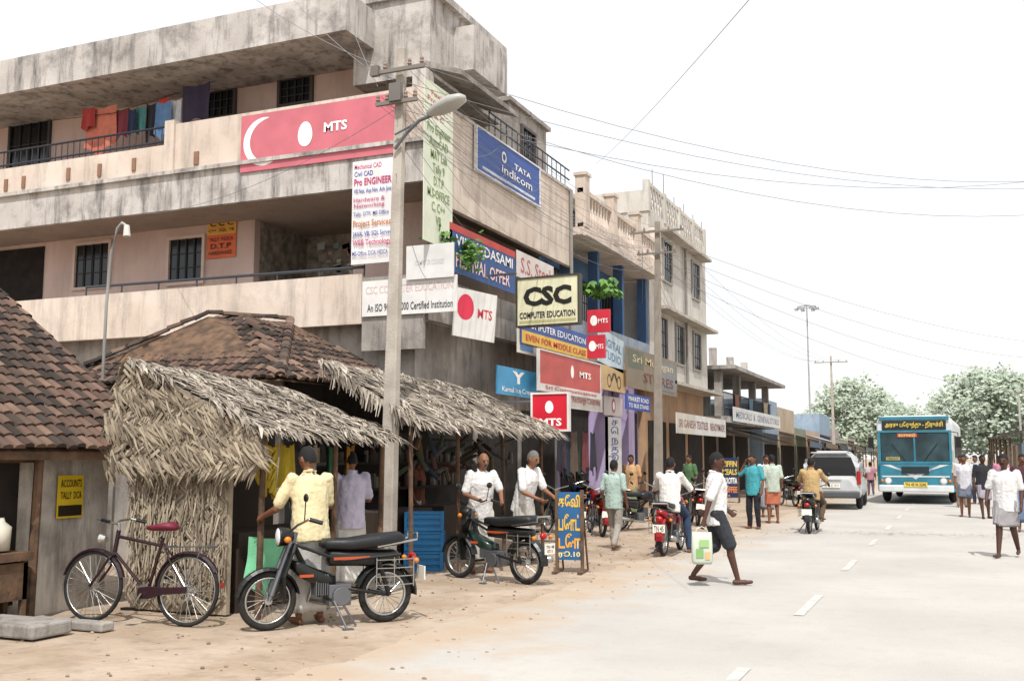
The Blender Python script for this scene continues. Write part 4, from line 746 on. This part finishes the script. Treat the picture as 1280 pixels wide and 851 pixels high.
# ---------------------------------------------------------------- bus and car
def bus():
    p=gd(1146,630); T=thing('bus','teal and white government bus coming down the road','bus',(p.x,p.y,0),R(-1.5))
    W_=1.25; teal=mt('bus_teal','#33788c',.4,c2='#2c6a7c'); wh=pm('#c9cfcf',.4); yl='#d8bc48'
    def sec(y,z0,z1,w,r=.22,rt=.3):
        pts=[]
        for cx,cz,rr,a0 in ((w-.05,z0+.05,.05,-90),(w-rt,z1-rt,rt,0),(-w+rt,z1-rt,rt,90),(-w+.05,z0+.05,.05,180)):
            for k in range(5): a=R(a0+k*22.5); pts.append(V((cx+rr*cos(a),y,cz+rr*sin(a))))
        return pts
    m=MB(); m.rings([sec(.12,.5,3.0,W_-.04),sec(0.2,.45,3.08,W_),sec(10,.45,3.12,W_),sec(10.1,.5,3.0,W_-.05)]); m.o('body',wh,T,sm=False)
    m=MB(); m.rings([sec(.0,.42,1.38,W_-.1,rt=.06),sec(.1,.42,1.38,W_+.005,rt=.06),sec(9.9,.42,1.38,W_+.005,rt=.06)]); m.o('lower_panel',teal,T)
    m=MB(); m.b(-1.12,1.12,.075,.12,1.48,2.48); ws=m.o('windscreen',mt('bus_glass','#1b2b30',.2,c2='#334c52',sc=1.2),T,bev=.05)
    m=MB(); m.b(-.03,.03,.05,.075,1.46,2.5); m.b(-1.2,1.2,.05,.12,2.48,2.55); m.b(-1.2,1.2,.05,.12,1.4,1.48); m.b(-1.2,-1.12,.05,.12,1.48,2.48); m.b(1.12,1.2,.05,.12,1.48,2.48); m.o('windscreen_frame',teal,ws)
    m=MB(); m.b(-1.05,1.05,.05,.12,2.58,2.9); db=m.o('destination_board',pm('#16262c'),T,bev=.02)
    letter('அரசு பேருந்து - திருச்சி',-.95,2.62,.95,2.86,.045,pm(yl),db,.02)
    m=MB(); m.b(-1.15,1.15,.04,.13,2.93,3.04); m.o('roof_rail',teal,T)
    m=MB(); m.b(-.55,.1,.04,.07,2.32,2.45); s_=m.o('route_card',pm('#b0483a'),T); letter('EXPRESS',-.5,2.34,.05,2.43,.035,pm('#d8c070'),s_,.02)
    m=MB(); m.b(-.95,-.5,.04,.07,1.52,1.63); s_=m.o('route_card',pm('#a89a58'),T); letter('TRICHY',-.92,1.54,-.53,1.61,.035,pm('#1c2a40'),s_,.02)
    m=MB()
    for sx in (-1,1): m.a([V((sx*1.1,-.006,1.36)),V((sx*.8,-.006,1.36)),V((0,-.006,.86)),V((0,-.006,1.02))],[(0,1,2,3)])
    m.b(-1.1,1.1,-.012,-.008,.93,.98); m.o('front_stripe',wh,T)
    m=MB(); m.b(-.45,.45,-.03,.0,1.05,1.3)
    for i in range(5): m.b(-.45,.45,-.045,-.03,1.06+i*.05,1.085+i*.05)
    m.o('grille',pm('#2a3a40'),T)
    m=MB(); m.b(-1.22,1.22,-.14,.0,.42,.66); m.o('bumper',wh,T,bev=.04)
    m=MB(); m.b(-.38,.38,-.165,-.145,.6,.76); pl=m.o('number_plate',pm(yl),T); letter('TN 45 N 2245',-.34,.63,.34,.73,-.17,pm('#1a1a1a'),pl,.02)
    for sx in (-1,1):
        m=MB(); m.cy((sx*.9,-.03,.8),(sx*.9,.02,.8),.13,n=16); h=m.o('headlight',CHR,T); MB().el((sx*.9,-.03,.8),.1,.03,.1).o('lens',MC['lamp_lens'],h,sm=True)
        MB().el((sx*1.1,-.02,.8),.05,.03,.06,10,6).o('indicator',pm('#d07818',.3),T,sm=True)
        m=MB(); m.tb([(sx*1.2,.1,2.5),(sx*1.42,-.1,2.45),(sx*1.42,-.12,2.3)],.015,5); m.b(sx*1.42-.09,sx*1.42+.09,-.16,-.11,1.95,2.32); m.o('mirror',BLK,T)
        m=MB(); m.tb([(sx*.3,.04,1.5),(sx*.75,.035,2.1)],.012,5); m.o('wiper',BLK,T)
        for yy in (1.9,7.4):
            m=MB(); m.to((sx*1.12,yy,.48),.34,.14,'x',24,8); w=m.o('wheel',RUB,T,sm=True); MB().cy((sx*1.1,yy,.48),(sx*1.2,yy,.48),.22,n=14).o('hub',STEEL,w)
        for k in range(7): MB().b(sx*1.245,sx*1.262,1.5+k*1.2,2.5+k*1.2,1.6,2.4).o('side_window',GLASS,T)
with TR(): bus()
def suv():
    p=gd(1040,637); T=thing('sport_utility_car','white sport utility car driving away on the left lane','car',(p.x,p.y,0),R(2)); wh=pm('#b4b6b7',.25)
    def sec(y,z0,z1,w,w1,r=.12): return [V((x,y,z)) for x,z in ((-w+r*.5,z0),(w-r*.5,z0),(w,z0+r),(w+.01,(z0+z1)/2),((w+w1)/2,z1-r*1.4),(w1-r,z1),(-w1+r,z1),(-(w+w1)/2,z1-r*1.4),(-w-.01,(z0+z1)/2),(-w,z0+r))]
    m=MB(); m.rings([sec(.0,.5,.95,.66,.62),sec(.08,.4,1.04,.8,.78),sec(0.25,.36,1.08,.88,.84),sec(3.0,.36,1.08,.89,.85),sec(4.1,.38,1.0,.86,.8),sec(4.4,.45,.85,.74,.66)]); m.o('body',wh,T,sm=False,bev=.04)
    m=MB(); m.rings([sec(.2,1.06,1.56,.82,.66,.18),sec(.34,1.06,1.72,.84,.66,.2),sec(.8,1.06,1.82,.84,.66,.2),sec(2.3,1.06,1.8,.84,.68,.2),sec(3.2,1.06,1.14,.8,.72,.04)]); cb=m.o('cabin',wh,T,bev=.03)
    m=MB(); m.rings([[V((sx*w_,y_,z)) for sx,w_ in ((-1,wd),(1,wd))]+[V((sx*wd,y_+.05,z)) for sx in (1,-1)] for z,y_,wd in ((1.06,.1,.74),(1.3,.13,.72),(1.62,.19,.6))]); m.o('rear_window',mt('rear_glass','#08090a',.3),cb)
    for sx in (-1,1):
        for y0,y1 in ((.45,1.15),(1.22,2.0),(2.07,2.6)): MB().a([V((sx*.872,y0,1.14)),V((sx*.872,y1,1.14)),V((sx*.8,y1-.1*(y1>2.3)*3,1.56)),V((sx*.8,y0,1.56))],[(0,1,2,3)]).o('side_window',GLASS,cb)
        m=MB(); m.b(sx*.82-.06,sx*.82+.06,.02,.2,.78,1.2); m.o('tail_light',pm('#a32020',.2),T,bev=.03)
        m=MB(); m.b(sx*.98-.08,sx*.98+.08,2.55,2.62,1.12,1.28); m.o('mirror',wh,T,bev=.02)
        for yy in (.85,3.5):
            m=MB(); m.to((sx*.78,yy,.34),.24,.1,'x',22,8); w=m.o('wheel',RUB,T,sm=True); MB().cy((sx*.76,yy,.34),(sx*.86,yy,.34),.16,n=14).o('hub',STEEL,w)
        MB().cy((sx*.5,.6,1.86),(sx*.5,2.2,1.85),.02).o('roof_rail',BLK,cb)
    m=MB(); m.b(-.84,.84,-.08,.1,.36,.58); m.o('bumper',pm('#4a4c4e'),T,bev=.05)
    m=MB(); m.b(-.26,.26,-.03,.0,.68,.8); pl=m.o('number_plate',pm('#e8e4d8'),T); letter('TN 48 C 1717',-.23,.7,.23,.78,-.035,pm('#222222'),pl,.01)
    m=MB(); m.b(-.3,.3,-.01,.03,.88,.93); m.o('tailgate_trim',CHR,T); m=MB(); m.b(-.6,.6,.16,.4,1.74,1.78); m.o('spoiler',wh,T,bev=.015)
with TR(): suv()
# ---------------------------------------------------------------- people
J0=dict(pe=(0,0,.93),ch=(0,.01,1.25),ne=(0,0,1.42),he=(0,.025,1.565),sl=(-.18,0,1.365),sr=(.18,0,1.365),el=(-.235,-.03,1.09),er=(.235,-.03,1.09),wl=(-.24,.06,.85),wr=(.24,.06,.85),hl=(-.09,0,.9),hr=(.09,0,.9),kl=(-.1,.03,.49),kr=(.1,.03,.49),al=(-.11,-.01,.08),ar=(.11,-.01,.08))
EYE=mt('eye_dark','#0d0908',.3); LIP=mt('lip','#4a241d',.6)
def hand(mb,w,e,sd,c):
    d=(w-e).normalized(); l=V((0,1,0)); l=(l-d*l.dot(d)); l=l.normalized() if l.length>.2 else V((sd,0,0)); i=V((-sd,0,0)); i=(i-d*i.dot(d)); i=(i-l*i.dot(l)).normalized() if i.length>.1 else l.cross(d)
    mb.cap(w-l*.012,w-l*.012+d*.065,.022,.022,8); mb.cap(w+l*.012,w+l*.012+d*.065,.022,.022,8)
    for k,ln in enumerate((.62,.85,.95,.85)):
        b=w+d*.075+l*(k-1.5)*.02; d1=d*cos(c)+i*sin(c); d2=d*cos(2*c)+i*sin(2*c); m_=b+d1*.042*ln*1.1; mb.cap(b,m_,.0095,.009,6); mb.cap(m_,m_+d2*.04*ln,.009,.0075,6)
    b=w+d*.02+l*.025; mb.cap(b,b+d*.03+l*.03+i*.012,.012,.01,6); mb.cap(b+d*.03+l*.03+i*.012,b+d*.06+l*.035+i*.025,.01,.008,6)
def person(label,loc,rz,J=None,lean=0,turn=0,nod=0,shirt='#d6d6d4',slv=.8,low=('dhoti','#c9c7c2',.12),hair='#0d0b0a',bald=False,s=1,vox=.012,skin='#754d38',curl=.5,mous=True,grp='people on the street',stripe=None):
    J=J or {}; P={k:V(J.get(k,v)) for k,v in J0.items()}; pe=P['pe']; Q=Matrix.Rotation(-lean,3,'X')
    dpe=pe-V(J0['pe'])
    for k in ('ch','ne','he','sl','sr','el','er','wl','wr'):
        if k not in J: P[k]=P[k]+dpe
        if k not in J or k in('sl','sr'): P[k]=pe+Q@(P[k]-pe)
    T=thing('person',label,'person',V(loc),rz,grp); sk_=mt('skin'+skin,skin,.6,sc=6)
    HM=Matrix.Rotation(turn,3,'Z')@Matrix.Rotation(-(lean*.6+nod),3,'X'); he=P['he']; H_=lambda x,y,z: he+HM@V((x,y,z))
    mb=MB(); X=(P['sr']-P['sl']).normalized()
    def ring(c,up,rx,ry,n=16):
        y=up.cross(X).normalized(); return [c+X*rx*cos(2*PI*j/n)+y*ry*sin(2*PI*j/n) for j in range(n)]
    u1=(P['ch']-pe).normalized(); u2=(P['ne']-P['ch']).normalized(); sh=P['ch'].lerp(P['ne'],.6)
    tor=[(pe-u1*.1,u1,.13,.1),(pe,u1,.155,.115),(pe+u1*.12,u1,.14,.105),(P['ch'],u2,.165,.12),(sh,u2,.165,.09),(P['ne'],u2,.06,.06)]
    mb.rings([ring(*t) for t in tor]); mb.cap(P['ne']-u2*.03,he-V((0,.01,.03)),.056,.05)
    mb.el(he,.074,.094,.112,16,12,HM); mb.el(H_(0,.022,-.055),.055,.06,.058,12,8,HM); mb.cap(H_(0,.088,.012),H_(0,.108,-.02),.011,.016,7); mb.cap(H_(-.03,.083,.028),H_(.03,.083,.028),.013,.013,7); mb.cap(H_(-.018,.083,-.058),H_(.018,.083,-.058),.011,.011,6)
    for sx in (-1,1): mb.el(H_(sx*.076,-.005,-.005),.012,.022,.034,8,6,HM)
    for a,sd in (('l',-1),('r',1)):
        S_,E_,W_,Hp,K,An=[P[k+a] for k in ('s','e','w','h','k','a')]
        mb.cap(S_,E_,.05,.039); mb.cap(E_,W_,.04,.026); hand(mb,W_,E_,sd,curl); mb.cap(Hp,K,.088,.058); mb.cap(K,K.lerp(An,.3)+V((0,-.012,0)),.056,.055); mb.cap(K.lerp(An,.3)+V((0,-.012,0)),An,.055,.034)
        f=V((sd*.03,.15,-.045)) if An.z<.12 else V((sd*.02,.14,-.07)); mb.cap(An+V((0,-.035,-.045)),An+f*.6+V((0,0,-.015)),.034,.034,8); mb.cap(An+f*.6+V((0,0,-.02)),An+f*1.1+V((0,0,.012)),.033,.024,8)
    for v in mb.v: v*=s
    me=bake(mb,vox,3)
    e1=[s*H_(sx*.03,.088,.006) for sx in (-1,1)]; mo=[s*H_(x*.012,.094,-.058) for x in (-1,0,1)]
    mob('body',me,[sk_,EYE,LIP],T); lo=P['he'].z*s-.2
    for p in me.polygons:
        c=p.center
        if c.z<lo: continue
        if min((c-e).length for e in e1)<.0135*s: p.material_index=1
        elif min((c-e).length for e in mo)<.011*s: p.material_index=2
    m=MB(); kp=(lambda c:c.z>-.01+.75*c.y) if not bald else (lambda c:-.07<c.z<.045 and c.y<.025)
    m.el(V((0,0,0)),.079,.099,.118,22,16,keep=kp)
    for i,v in enumerate(m.v): m.v[i]=s*(he+HM@(v*(1+.05*NZ.noise(v*60))+V((0,-.006,.008))))
    m.o('hair',mt('hair'+hair,hair,.8,sc=30,bp=.5,bs=90),T,sm=True)
    if mous:
        m=MB(); m.cap(s*H_(-.026,.095,-.042),s*H_(0,.104,-.036),.007*s,.01*s,6); m.cap(s*H_(.026,.095,-.042),s*H_(0,.104,-.036),.007*s,.01*s,6); m.o('moustache',MC['hair'+hair],T,sm=True)
    m=MB()
    m.rings([ring(pe-u1*.17,u1,.182,.138),ring(pe,u1,.18,.14),ring(pe+u1*.12,u1,.176,.135),ring(P['ch'],u2,.188,.142),ring(sh,u2,.185,.11),ring(P['ne']-u2*.005,u2,.07,.068)])
    fw=u2.cross(X).normalized(); fw=fw if fw.y>0 else -fw
    for sx in (-1,1):
        q0_=P['ne']+u2*.025+X*sx*.06-fw*.02; m.cap(q0_,P['ne']-u2*.035+X*sx*.022+fw*.075,.016,.014,6); m.cap(q0_,P['ne']+u2*.03-fw*.062,.016,.016,6)
    for a in 'lr':
        S_,E_,W_=P['s'+a],P['e'+a],P['w'+a]; m.cap(S_,S_.lerp(E_,min(slv,1)),.07,.064)
        if slv>1: m.cap(E_,E_.lerp(W_,slv-1),.058,.042)
    for v in m.v: v*=s
    mob('shirt',bake(m,max(vox,.012),2,.013),[fab(shirt) if not stripe else mt('striped'+shirt,shirt,.95,wave=stripe,bp=.2,bs=50)],T)
    kind,colr,hem=low
    if kind=='dhoti':
        m=MB(); top=pe.z+.06; lv=12; rs=[]; n=44
        def leg(a,z):
            Hp,K,An=P['h'+a],P['k'+a],P['a'+a]
            if z>=Hp.z: return V((Hp.x*.7,pe.y,z))
            A_,B_=(Hp,K) if z>K.z else (K,An); t=(A_.z-z)/max(A_.z-B_.z,.01); t=min(max(t,0),1); q=A_.lerp(B_,t); return V((q.x,q.y,z))
        for i in range(lv+1):
            t=i/lv; z=top+(hem-top)*t; pl,pr=leg('l',z),leg('r',z); r_=.093-.012*t if t>.08 else .085; rg=[]
            for j in range(n):
                th=2*PI*j/n; d=V((cos(th),sin(th),0)); k=1/(1+math.exp(-40*(pr-pl).dot(d))) ; c=pl.lerp(pr,k); rg.append(c+d*(r_*(1.15 if abs(d.y)>.5 else 1)+(.004+.012*t)*sin(11*th+3*t)+.007*sin(5*th+9*t))+V((0,0,.05*t*max(0,sin(th+1)))))
            rs.append(rg)
        inn=[[p+(sum(rs[-1],V((0,0,0)))/n-p)*.15+V((0,0,.02)) for p in rs[-1]]]; m.rings(rs+inn,False)
        for v in m.v: v*=s
        m.o('lower_cloth',fab(colr),T,sm=True)
    else:
        m=MB(); m.rings([ring(pe+u1*.05,u1,.165,.125),ring(pe-V((0,0,.02)),u1,.17,.13),ring(pe-V((0,0,.09)),V((0,0,1)),.15,.12)])
        for a in 'lr':
            Hp,K,An=P['h'+a],P['k'+a],P['a'+a]
            if kind=='pants': m.cap(Hp,K,.1,.08); m.cap(K,An+V((0,0,.02)),.078,.062)
            else: m.cap(Hp,Hp.lerp(K,.93),.112,.098)
        for v in m.v: v*=s
        mob('trousers' if kind=='pants' else 'shorts',bake(m,max(vox,.012),2,.011),[fab(colr)],T)
    return T
def at(px,py): p=gd(px,py); return V((p.x,p.y,0))
with TR(): person('man in cream shirt and white dhoti reaching into the front hut, seen from behind',at(386,779),R(58),dict(el=(-.3,.14,1.08),wl=(-.34,.38,1.0),er=(.24,.12,1.1),wr=(.12,.36,1.04)),lean=.14,nod=.15,turn=.3,shirt='#d3c6a0',stripe=(14,'#cbbd92'),vox=.009,s=1.02)
with TR():
 person('man in pale violet shirt and white dhoti at the thatched counter',at(436,742),R(50),dict(el=(-.25,.08,1.1),wl=(-.1,.26,1.15),er=(.25,.06,1.1),wr=(.12,.26,1.1)),nod=.2,shirt='#bdb8cc',vox=.011)
 person('shopkeeper in dim red shirt behind the long thatch counter',at(520,690),R(-80),shirt='#7a4a3a',vox=.016)
 person('older balding man in white shirt standing behind the parked black moped',at(600,716),R(-130),dict(el=(-.27,.1,1.12),wl=(-.18,.32,1.0),er=(.26,.05,1.1),wr=(.16,.3,1.02)),lean=.12,nod=.1,hair='#55524f',bald=True,shirt='#d6d4d2',vox=.011,skin='#835a43',low=('dhoti','#bdb9b0',.12))
 person('grey haired man in white shirt bending over the parked black moped',at(654,705),R(-105),dict(el=(-.26,.2,1.08),wl=(-.2,.42,.98),er=(.26,.2,1.06),wr=(.18,.42,.96)),lean=.26,nod=.1,hair='#6b6865',shirt='#d9d8d6',vox=.011,low=('dhoti','#b9b5ad',.15),skin='#8a6048',s=1.03)
 person('boy in pale green checked shirt walking away',at(768,687),R(-8),dict(kl=(-.09,.12,.5),al=(-.09,.16,.08),kr=(.09,0,.48),ar=(.09,-.2,.12)),shirt='#b3c2ba',stripe=(16,'#8aa69c'),low=('pants','#9c958c',0),s=.93,mous=False)
 RID=dict(pe=(0,-.12,.86),kl=(-.2,.25,.62),kr=(.2,.25,.62),al=(-.27,.12,.08),ar=(.27,.12,.08),hl=(-.1,-.1,.84),hr=(.1,-.1,.84),el=(-.3,.12,1.08),er=(.3,.12,1.08),wl=(-.31,.36,1.03),wr=(.31,.36,1.03))
 person('man in loose white shirt straddling a motorbike with feet down',p6,R(2),RID,lean=.1,shirt='#d9d6d0',low=('pants','#2d3a52',0),slv=.95)
 person('man in white shirt and dark shorts walking with a shopping bag',at(897,731),R(-67),dict(pe=(0,0,.915),hl=(-.09,0,.885),hr=(.09,0,.885),kr=(.07,.15,.5),ar=(.07,.24,.09),kl=(-.07,-.02,.47),al=(-.07,-.29,.13),er=(.25,-.12,1.08),wr=(.26,-.2,.82),el=(-.22,.03,1.07),wl=(-.2,.2,.92)),turn=-.35,nod=.08,shirt='#d8d6d4',low=('shorts','#34363c',.45),vox=.008,skin='#4e3124',slv=.9,curl=.9)
 person('man in teal shirt and dark trousers with hand raised to his ear',at(943,661),R(160),dict(er=(.33,.06,1.2),wr=(.13,.1,1.5)),shirt='#469aa4',low=('pants','#24242a',0),vox=.014)
 person('man in pale checked shirt and orange cloth facing the shops',at(967,654),R(30),shirt='#adb8aa',low=('dhoti','#b0694f',.45),vox=.015)
 person('man in white vest standing past the orange cloth man',at(959,646),R(-150),shirt='#d0d0ce',low=('dhoti','#8a8c98',.2),vox=.016)
 RD2=dict(RID); RD2.update(al=(-.17,.05,.3),ar=(.17,.05,.3))
 person('man in tan shirt riding a motorbike away along the road',p10,R(0),RD2,lean=.08,shirt='#b09468',low=('pants','#5a4a3a',0),vox=.014)
 person('person in dark green shirt standing among parked motorbikes',at(863,642),R(150),shirt='#4f6f4a',low=('pants','#2e2e34',0),vox=.016)
 person('person in pale orange garment standing behind the parked bikes',at(790,650),R(170),shirt='#b8936a',low=('dhoti','#7a8a6a',.15),vox=.016,mous=False)
 person('small child in pink shirt far left of the bus',at(1089,619),R(10),shirt='#b9858f',low=('pants','#6a5a6a',0),vox=.02,s=.85,mous=False)
with TR():
 person('man in pale shirt and grey folded lungi facing up the road on the right',at(1208,646),R(170),dict(kl=(-.1,.08,.49),al=(-.1,.12,.08)),shirt='#cbcbd0',low=('dhoti','#6f7686',.5),vox=.014)
 person('man in dark shirt and plaid lungi beside the grey lungi man',at(1231,648),R(200),dict(kr=(.1,.1,.5),ar=(.1,.16,.08)),shirt='#2c2a30',low=('dhoti','#8f8a94',.5),vox=.014,skin='#4a2e22')
 person('man in white shirt and folded dhoti walking towards the viewer',at(1261,697),R(165),dict(pe=(0,0,.91),kr=(.08,.16,.5),ar=(.09,.24,.09),kl=(-.09,-.0,.46),al=(-.09,-.26,.13),er=(.26,.02,1.08),wr=(.25,.2,.9)),shirt='#d6d5d4',low=('dhoti','#8e8b8c',.5),vox=.011,skin='#4a2e22')
 person('man in dark maroon shirt at the right edge behind the white shirted walker',at(1282,665),R(185),shirt='#4a3036',low=('dhoti','#6a7a9a',.2),vox=.014)
 person('person in pink garment farther back on the right roadside',at(1254,636),R(160),shirt='#b97f94',low=('dhoti','#a5606c',.1),vox=.018,mous=False)
 person('man in pale blue shirt far right roadside near the stalls',at(1222,630),R(140),shirt='#a0b0bf',low=('pants','#3a3a44',0),vox=.018)
 person('man in cream shirt far right roadside close to the bus',at(1203,634),R(190),shirt='#c8c0aa',low=('pants','#8a7a6a',.3),vox=.018)
# ---------------------------------------------------------------- shopping bag in the walking man's hand
with TR():
 hp=Matrix.Rotation(R(-67),4,'Z')@V((.265,-.235,.72)); bp=at(897,731)+hp; Rz=Matrix.Rotation(R(20),3,'Z')
 m=MB(); rs=[]
 for z,w_,d_ in ((-.43,.115,.05),(-.39,.13,.06),(-.2,.13,.055),(-.08,.125,.025),(-.04,.12,.01)):
     rs.append([bp+Rz@V((w_*(abs(cos(a))**.5)*(1 if cos(a)>0 else -1),d_*(abs(sin(a))**.7)*(1 if sin(a)>0 else -1),z)) for a in [k*PI/10 for k in range(20)]])
 m.rings(rs); bg=tag(m.o('shopping_bag',pm('#c5cebc'),sm=True),'white and green printed shopping bag held by the walking man','bag')
 m=MB()
 for dy in (-.012,.012): m.tb([bp+Rz@V((-.08,dy,-.06)),bp+Rz@V((-.06,dy,0)),bp+Rz@V((0,dy,.03)),bp+Rz@V((.06,dy,0)),bp+Rz@V((.08,dy,-.06))],.006,5)
 m.o('handle',pm('#d8d8d0'),bg,w=1)
 for z0,z1,x0,x1,c in ((-.35,-.24,-.08,.01,'#7fae6a'),(-.22,-.13,-.04,.08,'#9cc07f'),(-.37,-.28,.03,.09,'#d8b27a')):
     MB().q(*[bp+Rz@V((x,-.068,z)) for x,z in ((x0,z0),(x1,z0),(x1,z1),(x0,z1))]).o('printed_patch',pm(c),bg,w=1)
bpy.data.scenes.remove(S2)
if ERR: raise RuntimeError(' | '.join(ERR))
